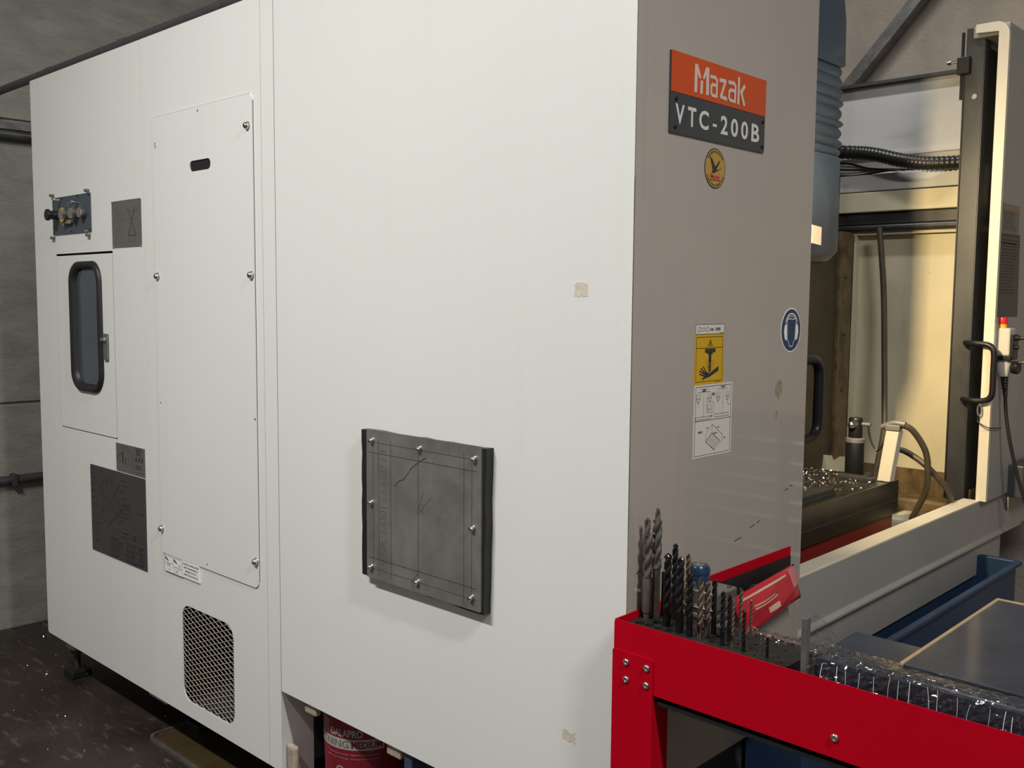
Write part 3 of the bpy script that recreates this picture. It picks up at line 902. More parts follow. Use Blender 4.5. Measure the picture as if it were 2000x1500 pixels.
for k, (pts, w) in enumerate((([(0.2470, 2.0055), (0.2640, 2.0060), (0.2700, 2.0015), (0.2700, 1.9690)], 0.0072), ([(0.2700, 1.9905), (0.2530, 1.9905), (0.2488, 1.9860), (0.2488, 1.9735), (0.2530, 1.9692), (0.2690, 1.9692)], 0.0068),
                              ([(0.2815, 2.0040), (0.3025, 2.0050), (0.2860, 1.9712), (0.3075, 1.9695)], 0.0078),
                              ([(0.3165, 2.0055), (0.3365, 2.0060), (0.3425, 2.0015), (0.3420, 1.9690)], 0.0078), ([(0.3420, 1.9905), (0.3225, 1.9905), (0.3180, 1.9860), (0.3180, 1.9735), (0.3225, 1.9692), (0.3410, 1.9692)], 0.0068),
                              ([(0.3555, 2.0190), (0.3550, 1.9680)], 0.0088), ([(0.3785, 2.0065), (0.3655, 1.9920), (0.3790, 1.9680)], 0.0088))):
    stroke(bm, 'F', pts, w, E_ + 0.0001 * (k + 1))
put('logo_lettering', bm, 'logo_white', sg, label='pale stylised logo lettering')
bm = nb()
for ch, u0, u1 in (('V', 0.1240, 0.1560), ('T', 0.1680, 0.1980), ('C', 0.2090, 0.2445), ('2', 0.2905, 0.3185), ('0', 0.3310, 0.3600), ('0', 0.3725, 0.4015), ('B', 0.4160, 0.4500)):
    text(bm, ch, u0, u1, 1.8962, 1.9345, on('F', 0.0050), bold=0.022)
quad(bm, 'F', 0.2600, 0.2755, 1.9075, 1.9130, 0.0050)
put('model_lettering', bm, 'sign_white', sg, label='white model lettering')
for u, v in ((0.126, 1.9435), (0.464, 1.9435), (0.124, 1.889), (0.463, 1.889)):
    screw('F', u, v, 0.0045, 0.0045, 0.003, sg, 'black_steel')
# round crest sticker
cr = pls('crest_sticker', 'F', ellipse(0.2805, 1.824, 0.0405, 0.0415, 40), 0.0, 0.0006, 'sign_ink', mc, label='round gold crest sticker with black bird')
pls('gold_field', 'F', ellipse(0.2805, 1.824, 0.0382, 0.0392, 40), 0.0006, 0.0010, 'crest_gold', cr)
bm = nb()
poly(bm, 'F', [(0.2581, 1.8474), (0.2663, 1.8443), (0.2789, 1.8297), (0.2796, 1.8278), (0.293, 1.8392), (0.2985, 1.8431), (0.2969, 1.8376), (0.2849, 1.823), (0.2888, 1.8213), (0.2951, 1.823), (0.3037, 1.8292), (0.304, 1.8276), (0.2952, 1.8213), (0.2839, 1.8182), (0.2797, 1.8148), (0.269, 1.8144), (0.2618, 1.808), (0.2576, 1.805), (0.2653, 1.813), (0.27, 1.8195), (0.2657, 1.8316)], 0.0014)
def arc_fn(c_u, c_v, r, a0, a1, top, d):
    def fn(u, v):
        a = a0 + (a1 - a0) * u
        rr = r + v if top else r - v
        return to3('F', c_u + rr * math.cos(a), c_v + rr * math.sin(a), d)
    return fn
text(bm, 'MADE IN EUROPE', 0, 1, 0, 0.0048, arc_fn(0.2805, 1.824, 0.0322, math.radians(145), math.radians(35), True, 0.0014), bold=0.02)
text(bm, 'PASSED FINAL INSPECTION', 0, 1, 0, 0.0042, arc_fn(0.2805, 1.824, 0.0368, math.radians(205), math.radians(335), False, 0.0014), bold=0.02)
text(bm, 'EUROPE', 0.262, 0.299, 1.7985, 1.8020, on('F', 0.0014), bold=0.02)
put('printed_emblem', bm, 'sign_ink', cr)
bm = nb()
text(bm, 'Mazak', 0.263, 0.298, 1.8035, 1.8122, on('F', 0.0015), bold=0.02)
put('red_lettering', bm, 'print_red', cr)
# speed sticker
sp = pls('speed_sticker', 'F', [(0.2215, 1.4785), (0.3345, 1.4785), (0.3345, 1.500), (0.2215, 1.500)], 0.0, 0.0006, 'sticker_white', mc, label='narrow white spindle speed sticker')
bm = nb()
G = 0.0010
stroke(bm, 'F', [(0.222, 1.479), (0.334, 1.479), (0.334, 1.4995), (0.222, 1.4995), (0.222, 1.479)], 0.0009, G)
for cx in (0.2355, 0.267):
    for s in range(14):
        a0, a1 = s * math.pi / 7, (s + 1) * math.pi / 7
        stroke(bm, 'F', [(cx + 0.0045 * math.cos(a0), 1.4890 + 0.0050 * math.sin(a0)), (cx + 0.0045 * math.cos(a1), 1.4890 + 0.0050 * math.sin(a1))], 0.0009, G)
stroke(bm, 'F', [(0.245, 1.486), (0.258, 1.486), (0.258, 1.492), (0.245, 1.492), (0.245, 1.486)], 0.0008, G)
text(bm, '/min  10000', 0.276, 0.318, 1.4855, 1.4925, on('F', G), bold=0.02)
quad(bm, 'F', 0.314, 0.331, 1.4803, 1.4812, G)
put('printing', bm, 'sign_ink', sp)
# yellow hazard sticker
ye = pls('hazard_sticker', 'F', [(0.2205, 1.3725), (0.3345, 1.3725), (0.3345, 1.4780), (0.2205, 1.4780)], 0.0, 0.0006, 'sticker_yellow', mc, label='yellow rotating tool hand hazard sticker')
bm = nb()
def yb(a, b):      # fractions of the sticker
    return (0.2205 + a * 0.114, 1.3725 + b * 0.1055)
stroke(bm, 'F', [yb(.05, .06), yb(.95, .06), yb(.95, .95), yb(.05, .95), yb(.05, .06)], 0.0010, G)
stroke(bm, 'F', [yb(.05, .73), yb(.95, .73)], 0.0012, G)
stroke(bm, 'F', [yb(.43, .77), yb(.60, .77), yb(.515, .905), yb(.43, .77)], 0.0010, G)
stroke(bm, 'F', [yb(.47, .79), yb(.56, .79), yb(.515, .87), yb(.47, .79)], 0.0007, G)
quad(bm, 'F', *[yb(.505, .8)[0], yb(.525, .8)[0], yb(.505, .80)[1], yb(.505, .85)[1]], G)
for (a0, a1, b0, b1) in ((.34, .70, .635, .715), (.42, .61, .60, .64), (.47, .56, .46, .60)):
    quad(bm, 'F', yb(a0, 0)[0], yb(a1, 0)[0], yb(0, b0)[1], yb(0, b1)[1], G)
for i in range(4):
    b0 = .455 - i * .052
    poly(bm, 'F', [yb(.47, b0), yb(.56, b0 + .03), yb(.56, b0 - .012), yb(.47, b0 - .042)], G)
poly(bm, 'F', [yb(.47, .26), yb(.56, .29), yb(.515, .235)], G)
palm = [yb(.24, .10), yb(.36, .19), yb(.42, .25), yb(.50, .215), yb(.58, .25), yb(.82, .35), yb(.82, .255), yb(.50, .14), yb(.40, .125), yb(.27, .095)]
poly(bm, 'F', palm, G)
for (p, q, w) in (((.40, .16), (.18, .215), .0032), ((.40, .19), (.18, .275), .0032), ((.41, .20), (.22, .325), .0030), ((.42, .22), (.29, .36), .0028)):
    stroke(bm, 'F', [yb(*p), yb(*q)], w, G + 0.00002)
for (cx, cy, r, a0, a1) in ((.515, .43, .011, 150, 250), (.515, .43, .016, 150, 240), (.515, .43, .011, -70, 30), (.515, .43, .016, -60, 30)):
    c = yb(cx, cy)
    for s in range(5):
        t0, t1 = (math.radians(a0 + (a1 - a0) * k / 5) for k in (s, s + .6))
        stroke(bm, 'F', [(c[0] + r * math.cos(t0), c[1] + r * math.sin(t0)), (c[0] + r * math.cos(t1), c[1] + r * math.sin(t1))], 0.0007, G)
quad(bm, 'F', yb(.72, 0)[0], yb(.9, 0)[0], yb(0, .03)[1], yb(0, .04)[1], G)
put('printed_pictogram', bm, 'sign_ink', ye)
# white work-size sticker
wh = pls('work_size_sticker', 'F', [(0.2215, 1.2165), (0.3740, 1.2165), (0.3740, 1.3722), (0.2215, 1.3722)], 0.0, 0.0006, 'sticker_white', mc, label='white working-range diagram sticker')
bm = nb()
def wb_(a, b):
    return (0.2215 + a * 0.1525, 1.2165 + b * 0.1557)
def ws(pts, w=0.0008):
    stroke(bm, 'F', [wb_(*p) for p in pts], w, G)
ws([(.04, .03), (.96, .03), (.96, .97), (.04, .97), (.04, .03)], 0.0009)
ws([(.03, .505), (.97, .505)], 0.0011)
for cx in (.11, .40, .62, .87):
    top = .90
    ws([(cx - .045, top - .02), (cx - .045, top - .10), (cx - .025, top - .14), (cx + .025, top - .14), (cx + .045, top - .10), (cx + .045, top - .02)])
    ws([(cx - .045, top - .09), (cx + .045, top - .09)])
    ws([(cx, top + .0), (cx, top - .19)], 0.0006)
ws([(.355, .72), (.355, .64), (.375, .61), (.425, .61), (.445, .64), (.445, .72)])
ws([(.355, .655), (.445, .655)])
for a, b, v in ((.11, .40, .90), (.62, .87, .92)):
    ws([(a, v), (b, v)], 0.0007)
ws([(.17, .935), (.34, .935)], 0.0009)
ws([(.67, .955), (.83, .955)], 0.0009)
ws([(.25, .88), (.25, .55)], 0.0005)
ws([(.745, .92), (.745, .57)], 0.0005)
ws([(.33, .60), (.33, .82)], 0.0007)
ws([(.50, .60), (.50, .75), (.44, .75)], 0.0006)
ws([(.44, .60), (.50, .60)], 0.0006)
ws([(.87, .72), (.93, .68), (.96, .68)], 0.0006)
ws([(.05, .56), (.44, .56), (.44, .525), (.05, .525), (.05, .56)])
ws([(.53, .575), (.90, .575), (.90, .535), (.53, .535), (.53, .575)])
for a, b, v in ((.22, .29, .925), (.21, .30, .905), (.71, .78, .935), (.46, .53, .86), (.46, .53, .84), (.44, .48, .55)):
    quad(bm, 'F', wb_(a, 0)[0], wb_(b, 0)[0], wb_(0, v)[1], wb_(0, v + .014)[1], G)
text(bm, 'MAX', wb_(.13, 0)[0], wb_(.24, 0)[0], wb_(0, .335)[1], wb_(0, .37)[1], on('F', G), bold=0.02)
ws([(.33, .20), (.56, .08), (.70, .19), (.48, .32), (.33, .20)])
for i in range(7):
    s = i / 6
    ws([(.34 + .20 * s, .215 - .115 * s + .01), (.48 + .20 * s, .325 - .12 * s)], 0.0010)
ws([(.31, .22), (.56, .06)], 0.0006)
ws([(.32, .31), (.48, .44), (.76, .27), (.76, .19), (.70, .15)], 0.0007)
ws([(.32, .31), (.32, .22)], 0.0006)
ws([(.48, .44), (.48, .33)], 0.0006)
text(bm, '500kg', wb_(.51, 0)[0], wb_(.63, 0)[0], wb_(0, .295)[1], wb_(0, .32)[1], on('F', G), bold=0.02)
text(bm, '510', wb_(.33, 0)[0], wb_(.39, 0)[0], wb_(0, .385)[1], wb_(0, .405)[1], on('F', G), bold=0.02)
text(bm, '1150', wb_(.60, 0)[0], wb_(.67, 0)[0], wb_(0, .375)[1], wb_(0, .395)[1], on('F', G), bold=0.02)
text(bm, '500', wb_(.79, 0)[0], wb_(.84, 0)[0], wb_(0, .215)[1], wb_(0, .235)[1], on('F', G), bold=0.02)
put('printed_diagram', bm, 'sign_ink', wh)
# ear protection sticker
ea = pls('ear_protection_sticker', 'F', ellipse(0.6335, 1.4810, 0.0490, 0.0525, 44), 0.0, 0.0005, 'sticker_bright', mc, label='round blue ear-protection sticker')
pls('blue_field', 'F', ellipse(0.6335, 1.4810, 0.0462, 0.0497, 44), 0.0005, 0.0009, 'sticker_blue', ea)
bm = nb()
def eb(a, b):
    return (0.6335 + a * 0.049, 1.4810 + b * 0.0525)
G2 = 0.0013
hd = [(.0, -.75), (.16, -.72), (.26, -.55), (.36, -.42), (.42, .10), (.46, .42), (.30, .52), (.10, .47), (.0, .53), (-.14, .48), (-.30, .52), (-.44, .42), (-.40, .10), (-.36, -.42), (-.24, -.55), (-.15, -.72), (.0, -.75)]
stroke(bm, 'F', [eb(*p) for p in hd], 0.0016, G2)
band = [(math.cos(math.radians(a)) * .56, .30 + math.sin(math.radians(a)) * .44) for a in range(10, 171, 16)]
stroke(bm, 'F', [eb(*p) for p in band], 0.0030, G2)
band2 = [(math.cos(math.radians(a)) * .50, .24 + math.sin(math.radians(a)) * .40) for a in range(10, 171, 16)]
stroke(bm, 'F', [eb(*p) for p in band2], 0.0016, G2)
for s in (-1, 1):
    poly(bm, 'F', [eb(s * a, b) for a, b in ((.42, -.48), (.62, -.40), (.72, -.10), (.68, .15), (.56, .30), (.46, .22), (.44, -.10))], G2)
put('printed_pictogram', bm, 'sticker_bright', ea)
# stains on the front panel
rng = R_(7)
for (cy, cz, ry, rz) in ((0.585, 1.343, 0.018, 0.024), (0.577, 1.283, 0.007, 0.010), (0.60, 1.262, 0.004, 0.004)):
    pts = [(cy + ry * math.cos(a) * rng.uniform(.75, 1.1), cz + rz * math.sin(a) * rng.uniform(.75, 1.15)) for a in [i * math.pi / 9 for i in range(18)]]
    bm = nb()
    plate(bm, 'F', pts, 0.0, 0.0004)
    put('stain', bm, 'glue_residue_dark', fp)
bm = nb()
for (y0, z0, y1, z1) in ((0.47, 1.030, 0.49, 1.034), (0.50, 1.036, 0.512, 1.039), (0.63, 1.095, 0.645, 1.097), (0.655, 1.103, 0.667, 1.102), (0.03, 1.01, 0.045, 1.014), (0.40, 1.01, 0.43, 1.014)):
    stroke(bm, 'F', [(y0, z0), (y1, z1)], 0.002, 0.0006)
put('scuff_marks', bm, 'sign_ink', fp)

# sill, right hand front part
XS = -0.02
sl = bx('sill_apron', XS - 0.004, XS, W + 0.001, 2.42, 0.706, 0.848, 'cool_grey_paint', mc, label='grey sill apron below the opening')
bm = nb()
box(bm, XS - 0.055, XS + 0.001, W + 0.001, 2.10, 0.844, 0.852, 0.002)
put('sill_top', bm, 'cream_paint', mc, label='cream sill edge')
bm = nb()
pr = [(XS - 0.004, 0.712), (XS + 0.012, 0.700), (XS + 0.012, 0.694), (XS - 0.006, 0.690)]
va = [bm.verts.new((x, W + 0.001, z)) for x, z in pr]
vb = [bm.verts.new((x, 2.56, z)) for x, z in pr]
for i in range(4):
    bm.faces.new((va[i], va[(i + 1) % 4], vb[(i + 1) % 4], vb[i]))
bm.faces.new(va)
bm.faces.new(vb)
put('drip_edge', bm, 'cool_grey_paint', mc)
bx('lower_apron', XS - 0.012, XS - 0.008, W + 0.001, 2.385, 0.575, 0.694, 'cool_grey_paint', mc)
bx('apron_end', XS - 0.25, XS - 0.010, 2.381, 2.385, 0.575, 0.694, 'cool_grey_paint', mc)
# right enclosure with rounded front edge (end face seen in the opening)
bm = nb()
prf = [(-0.115, 0.851), (0.004, 0.851), (0.004, 2.44)] + [(0.004 - 0.045 + 0.045 * math.cos(a), 2.458 + 0.045 * math.sin(a)) for a in [i * math.pi / 12 for i in range(7)]] + [(-0.115, 2.503)]
va = [bm.verts.new((x, 2.092, z)) for x, z in prf]
vb = [bm.verts.new((x, 2.140, z)) for x, z in prf]
for i in range(len(prf)):
    j = (i + 1) % len(prf)
    bm.faces.new((va[i], va[j], vb[j], vb[i]))
bm.faces.new(va)
bm.faces.new(vb)
bmf = nb()
# only the front strip is solid: a frame edge of 35 mm plus a top bar
prf2 = [(-0.030, 0.851), (0.004, 0.851), (0.004, 2.44)] + [(0.004 - 0.045 + 0.045 * math.cos(a), 2.458 + 0.045 * math.sin(a)) for a in [i * math.pi / 12 for i in range(7)]] + [(-0.105, 2.503), (-0.105, 2.475), (-0.030, 2.470)]
bm.free()
bm = bmf
va = [bm.verts.new((x, 2.092, z)) for x, z in prf2]
vb = [bm.verts.new((x, 2.110, z)) for x, z in prf2]
for i in range(len(prf2)):
    j = (i + 1) % len(prf2)
    bm.faces.new((va[i], va[j], vb[j], vb[i]))
bm.faces.new(va)
bm.faces.new(vb)
put('opening_edge', bm, 'cream_paint', mc, label='cream edge of the door opening')
rp = bx('right_front_panel', -0.004, 0.003, 2.111, 2.40, 0.851, 2.46, 'cool_grey_paint', mc, label='grey front panel right of the opening')
bx('right_front_panel', -0.020, -0.010, 2.402, 3.05, 0.700, 2.46, 'cool_grey_paint', mc)
bx('right_side_wall', -1.1, -0.02, 3.04, 3.05, 0.70, 2.44, 'cool_grey_paint', mc)
bx('right_top_cover', -0.12, 0.0, 2.112, 3.05, 2.462, 2.500, 'cool_grey_paint', mc, bev=0.004)
box(bm := nb(), -0.005, 0.055, 2.33, 2.62, 0.835, 0.955, 0.004)
put('switch_box', bm, 'post_side', mc)
box(bm := nb(), -0.06, -0.005, 2.47, 2.62, 1.915, 2.03, 0.006)
put('signal_box', bm, 'post_side', mc)
# notice plates on the right panel
np1 = pls('notice_plate', 'F', [(2.118, 1.795), (2.300, 1.795), (2.300, 1.892), (2.118, 1.892)], 0.003, 0.0045, 'sign_metal', mc, label='grey notice plate with orange header')
pls('orange_header', 'F', [(2.12, 1.872), (2.298, 1.872), (2.298, 1.890), (2.12, 1.890)], 0.0045, 0.0049, 'cardboard', np1)
bm = nb()
dashes(bm, 'F', 2.13, 2.29, 1.80, 1.868, 0.0049, 9, R_(1), 0.35)
put('printed_lines', bm, 'sign_ink', np1)
np2 = pls('notice_plate', 'F', [(2.118, 1.500), (2.335, 1.500), (2.320, 1.792), (2.118, 1.792)], 0.003, 0.0045, 'sign_metal_dark', mc, label='dark grey notice plate with small print')
bm = nb()
dashes(bm, 'F', 2.13, 2.31, 1.58, 1.775, 0.0049, 18, R_(2), 0.35)
stroke(bm, 'F', [(2.12, 1.785), (2.315, 1.785)], 0.004, 0.0049)
stroke(bm, 'F', [(2.12, 1.757), (2.315, 1.757)], 0.004, 0.0049)
put('printed_lines', bm, 'sign_ink', np2)

# sliding doors
rd = empty('right_door', (-0.11, 2.2, 0.85))
rd.parent = mc
rd.location = Vector((-0.11, 2.2, 0.85)) - WL[mc.name]
WL[rd.name] = Vector((-0.11, 2.2, 0.85))
tag(rd, 'dark steel leading edge of the right sliding door')
bm = nb()
plate(bm, 'S', [(-0.146, 0.835), (-0.086, 0.835), (-0.086, 2.503), (-0.146, 2.503)], -2.130, -2.126, holes=[ellipse(-0.113, 2.268, 0.0095, 0.0095, 14)])
put('door_post_face', bm, 'post_face', rd)
bx('door_post_front', -0.088, -0.084, 2.130, 2.185, 0.835, 2.500, 'post_side', rd)
bx('door_post_back', -0.146, -0.142, 2.130, 2.185, 0.835, 2.500, 'post_side', rd)
bx('door_leaf', -0.125, -0.10, 2.19, 2.95, 0.86, 2.45, 'post_side', rd)
bx('rubber_seal', -0.150, -0.146, 2.119, 2.130, 0.84, 2.35, 'black_rubber', rd)
put('handle', tube(nb(), [(-0.098, 2.127, 1.407), (-0.088, 2.095, 1.407), (-0.060, 2.078, 1.407), (-0.025, 2.076, 1.406), (-0.002, 2.076, 1.400), (0.009, 2.076, 1.386), (0.0125, 2.076, 1.365), (0.0125, 2.076, 1.305), (0.0125, 2.076, 1.245), (0.009, 2.076, 1.226), (-0.002, 2.076, 1.213), (-0.025, 2.076, 1.207), (-0.060, 2.078, 1.206), (-0.088, 2.095, 1.206), (-0.098, 2.127, 1.206)], 0.0105, 12, 4), 'black_plastic', rd, smooth=True, label='black bow handle')
put('bolt_rod', tube(nb(), [(-0.155, 2.12, 2.26), (-0.155, 2.12, 2.49)], 0.0055, 8, 1), 'black_steel', rd)
bm = box(nb(), -0.168, -0.126, 2.10, 2.126, 2.345, 2.405, 0.004)
put('latch_block', bm, 'black_steel', rd)
bm = lathe(nb(), [(0.006, 0), (0.006, 0.03), (0.010, 0.032), (0.004, 0.045), (0, 0.046)], (-0.158, 2.11, 2.388), (-1, -0.4, 0), 12)
put('latch_pin', bm, 'bright_steel', rd, smooth=True)
put('latch_ring', tube(nb(), [(-0.028 + 0.006 * math.cos(a), 2.076, 1.176 + 0.020 * math.sin(a)) for a in [i * math.pi / 6 for i in range(13)]], 0.003, 6, 1), 'bright_steel', rd)
put('safety_cord', tube(nb(), [(-0.028, 2.076, 1.156), (-0.030, 2.074, 1.135), (0.0, 2.072, 1.118), (0.012, 2.10, 1.112), (0.010, 2.2, 1.105)], 0.002, 6), 'black_rubber', rd)
ld_ = empty('left_door', (-0.06, 0.4, 0.85))
ld_.parent = mc
ld_.location = Vector((-0.06, 0.4, 0.85)) - WL[mc.name]
WL[ld_.name] = Vector((-0.06, 0.4, 0.85))
bx('door_leaf', -0.075, -0.045, 0.03, 0.715, 0.86, 2.45, 'post_side', ld_)
put('handle', tube(nb(), [(-0.05, 0.715, 1.400), (-0.05, 0.83, 1.400), (-0.05, 0.868, 1.394), (-0.05, 0.889, 1.374), (-0.05, 0.893, 1.345), (-0.05, 0.893, 1.29), (-0.05, 0.893, 1.245), (-0.05, 0.889, 1.216), (-0.05, 0.868, 1.197), (-0.05, 0.83, 1.191), (-0.05, 0.715, 1.191)], 0.0135, 12, 4), 'black_plastic', ld_, smooth=True, label='black bow handle')

# interior
YR = 2.40
bx('splash_zone', -0.66, -0.10, YR - 0.002, YR + 0.01, 0.60, 0.884, 'interior_grime', mc, label='grimy brown lower wall')
iw = bx('interior_wall', -0.66, -0.10, YR, YR + 0.01, 0.885, 1.83, 'interior_cream', mc, label='cream interior wall lit by the work lamp')
bx('column_front', -0.68, -0.655, 0.2, 2.26, 0.55, 2.05, 'column_shade_brown', mc, label='column face with shade put into its brown')
bm = nb()
box(bm, -0.665, -0.640, 2.262, 2.398, 0.80, 1.83, 0.003)
put('guide_strip', bm, 'interior_grime', mc)
bx('guide_edge', -0.638, -0.628, 2.372, 2.398, 0.80, 1.83, 'interior_cream', mc)
for z in (1.42, 1.19, 1.65):
    screw('F', 2.31, z, -0.640, 0.010, 0.006, mc, 'column_shade_brown', 'bolt', False)
bm = nb()
vv = [bm.verts.new(p) for p in ((-0.655, 2.18, 0.80), (-0.60, 2.18, 0.78), (-0.60, 2.40, 0.78), (-0.655, 2.40, 0.80), (-0.66, 2.2, 0.93), (-0.655, 2.2, 0.93), (-0.63, 2.40, 0.90), (-0.66, 2.40, 0.90))]
for f in ((0, 1, 2, 3), (4, 5, 6, 7), (0, 1, 5, 4), (1, 2, 6, 5), (2, 3, 7, 6), (3, 0, 4, 7)):
    bm.faces.new([vv[i] for i in f])
put('wiper_foot', bm, 'interior_cream', mc)
bx('interior_floor', -0.66, -0.06, W, YR, 0.68, 0.70, 'interior_grime', mc)
bx('interior_ledge', -0.66, -0.08, 2.28, YR - 0.001, 0.70, 0.785, 'interior_grime', mc, bev=0.01)
box(bm := nb(), -0.30, -0.07, 1.96, 2.12, 0.70, 0.775, 0.02, 3)
put('coolant_trough', bm, 'interior_cream', mc)
# lintel on the right wall
bx('rail_cover', -0.78, -0.06, YR - 0.05, YR + 0.01, 1.858, 1.905, 'dark_steel', mc, bev=0.004)
put('rail_bar', tube(nb(), [(-0.78, YR - 0.035, 1.845), (-0.06, YR - 0.035, 1.845)], 0.016, 12, 1), 'dark_steel', mc, smooth=True)
bx('lower_beam', -0.80, -0.06, YR - 0.07, YR + 0.01, 1.906, 1.985, 'interior_cream', mc, bev=0.004)
bx('rail_lip', -0.78, -0.06, YR - 0.03, YR + 0.01, 1.818, 1.830, 'interior_cream', mc)
bx('upper_beam', -0.85, -0.06, YR - 0.06, YR + 0.04, 1.990, 2.056, 'upper_panel_white', mc, bev=0.004)
up = bx('upper_wall', -1.2, -0.06, YR + 0.05, YR + 0.06, 2.05, 2.425, 'upper_panel_white', mc)
bx('upper_lip', -1.2, -0.06, YR + 0.02, YR + 0.06, 2.425, 2.437, 'conduit_grey', mc)
bx('upper_ledge', -1.2, -0.06, YR + 0.02, YR + 0.05, 2.135, 2.145, 'upper_panel_white', mc)
# bed and column behind: solid blocks added to darken the inside
bx('column', -1.15, -0.69, 0.25, 2.2, 0.55, 2.6, 'cast_iron', mc)
bx('bed', -1.15, -0.06, 0.22, 2.38, 0.04, 0.50, 'cast_iron', mc)
bx('machine_foot', -1.05, -0.95, 0.24, 0.34, 0.0, 0.05, 'cast_iron', mc)
bx('machine_foot', -0.25, -0.15, 0.24, 0.34, 0.0, 0.05, 'cast_iron', mc)
bx('machine_foot', -0.25, -0.15, 2.2, 2.3, 0.0, 0.05, 'cast_iron', mc)
bx('blue_fitting', -0.69, -0.66, 0.015, 0.05, 0.375, 0.42, 'head_blue', mc, bev=0.004)
# spindle head with bellows-like folds
hd_ = empty('spindle_head', (-0.43, 1.15, 1.67))
hd_.parent = mc
hd_.location = Vector((-0.43, 1.15, 1.67)) - WL[mc.name]
WL[hd_.name] = Vector((-0.43, 1.15, 1.67))
tag(hd_, 'blue spindle head cover')
def tower(name, sections, mat):
    """sections: (z, xfront, yright) stacked rounded-rectangle rings"""
    bm = nb()
    rings = []
    for z, xf, yr, rad in sections:
        L = rrect(-0.62, xf, 0.88, yr, rad, 4)
        rings.append([bm.verts.new((x, y, z)) for x, y in L])
    n = len(rings[0])
    for r0, r1 in zip(rings, rings[1:]):
        for i in range(n):
            bm.faces.new((r0[i], r0[(i + 1) % n], r1[(i + 1) % n], r1[i]))
    bm.faces.new(rings[0])
    bm.faces.new(rings[-1])
    return put(name, bm, mat, hd_, smooth=True)
tower('lower_cover', [(1.668, -0.275, 1.365, 0.025), (1.675, -0.262, 1.382, 0.025), (1.705, -0.25, 1.412, 0.02), (1.985, -0.25, 1.408, 0.02), (1.992, -0.254, 1.404, 0.02)], 'head_blue')
sec = []
fold_z = [1.992, 2.018, 2.046, 2.080, 2.104, 2.140, 2.166, 2.200, 2.232, 2.262]
for i in range(len(fold_z) - 1):
    z, dz = fold_z[i], fold_z[i + 1] - fold_z[i]
    k = (0.7, 1.0, 0.8, 1.1, 0.75, 1.0, 0.9, 0.6, 0.5)[i]
    for s_ in (0.0, 0.15, 0.35, 0.55, 0.75, 0.9):
        b_ = math.sin(math.pi * s_) ** 0.8 if s_ else 0.0
        sec.append((z + dz * s_, -0.260 + 0.009 * k * b_, 1.404 + 0.016 * k * b_, 0.02))
tower('folded_bellows', sec, 'head_blue')
tower('upper_cover', [(2.262, -0.256, 1.405, 0.02), (2.268, -0.25, 1.421, 0.02), (2.40, -0.25, 1.416, 0.02), (2.47, -0.25, 1.398, 0.02), (2.72, -0.25, 1.395, 0.02)], 'head_blue')
pls('small_label', 'F', [(1.222, 1.722), (1.284, 1.718), (1.284, 1.772), (1.222, 1.776)], -0.25, -0.2492, 'cream_paint', hd_)
bm = lathe(nb(), [(0.075, 0), (0.075, 0.05), (0.05, 0.08), (0.045, 0.16), (0.0, 0.16)], (-0.42, 1.12, 1.668), (0, 0, -1), 24)
put('spindle_nose', bm, 'dark_steel', hd_, smooth=True)
# machine table and saddle
tb = bx('machine_table', -0.60, -0.20, 0.80, 1.832, 0.822, 0.938, 'oily_iron', mc, bev=0.003, label='dark steel machine table')
bx('table_groove', -0.2025, -0.1985, 0.80, 1.83, 0.868, 0.872, 'cast_iron', tb)
for x in (-0.50, -0.40, -0.30):
    bx('slot_shade_strip', x - 0.009, x + 0.009, 0.80, 1.833, 0.9365, 0.9392, 'gap_shade_black', tb)  # flat black strips stand in for shade in the slots
bx('saddle', -0.58, -0.215, 0.85, 1.822, 0.70, 0.821, 'red_saddle', mc, label='dark red saddle below the machine table')
# work lamp
wl = bx('work_lamp', -0.21, -0.10, 0.50, 0.60, 1.97, 2.13, 'lamp_white', mc, bev=0.01)
wll = area_light('work_lamp_light', (-0.155, 0.615, 2.05), (-0.22, 2.4, 1.20), 0.06, 0.10, 14.5, (1.0, 0.78, 0.44))
wll.data.spread = math.radians(95)

# things in the working area
tp = 0.938
cl = empty('clamping_cylinder', (-0.345, 1.85, tp), 'dark upright cylinder with round swivel head on machine table', 'cylinder')
cx, cy = -0.343, 1.79
cl.location = (cx, cy, tp)
WL[cl.name] = Vector((cx, cy, tp))
put('body', lathe(nb(), [(0.031, 0.0), (0.032, 0.004), (0.032, 0.125), (0.029, 0.130), (0, 0.130)], (cx, cy, tp), (0, 0, 1), 24), 'black_plastic', cl, smooth=True)
put('collar', lathe(nb(), [(0.031, 0.118), (0.033, 0.120), (0.033, 0.132), (0.028, 0.136), (0, 0.136)], (cx, cy, tp), (0, 0, 1), 24), 'raw_steel', cl, smooth=True)
put('swivel_head', lathe(nb(), [(0.024, 0.134), (0.024, 0.200), (0.021, 0.206), (0, 0.206)], (cx, cy, tp), (0, 0, 1), 20), 'black_plastic', cl, smooth=True)
put('ball_screw', lathe(nb(), [(0.013, 0), (0.013, 0.022), (0.010, 0.028), (0.004, 0.032), (0, 0.032)], (cx + 0.004, cy - 0.015, tp + 0.183), (-0.25, -1, 0), 16), 'bright_steel', cl, smooth=True)
put('hose_nipple', lathe(nb(), [(0.007, 0), (0.007, 0.035), (0, 0.035)], (cx + 0.018, cy, tp + 0.185), (1, 0, 0), 10), 'raw_steel', cl, smooth=True)
put('link_wire', tube(nb(), [(cx + 0.045, cy, tp + 0.180), (cx + 0.052, cy, tp + 0.14), (cx + 0.07, cy, tp + 0.105), (cx + 0.085, cy, tp + 0.10), (cx + 0.105, cy, tp + 0.135), (cx + 0.125, cy, tp + 0.18)], 0.0035, 8), 'hose_black', cl, smooth=True)
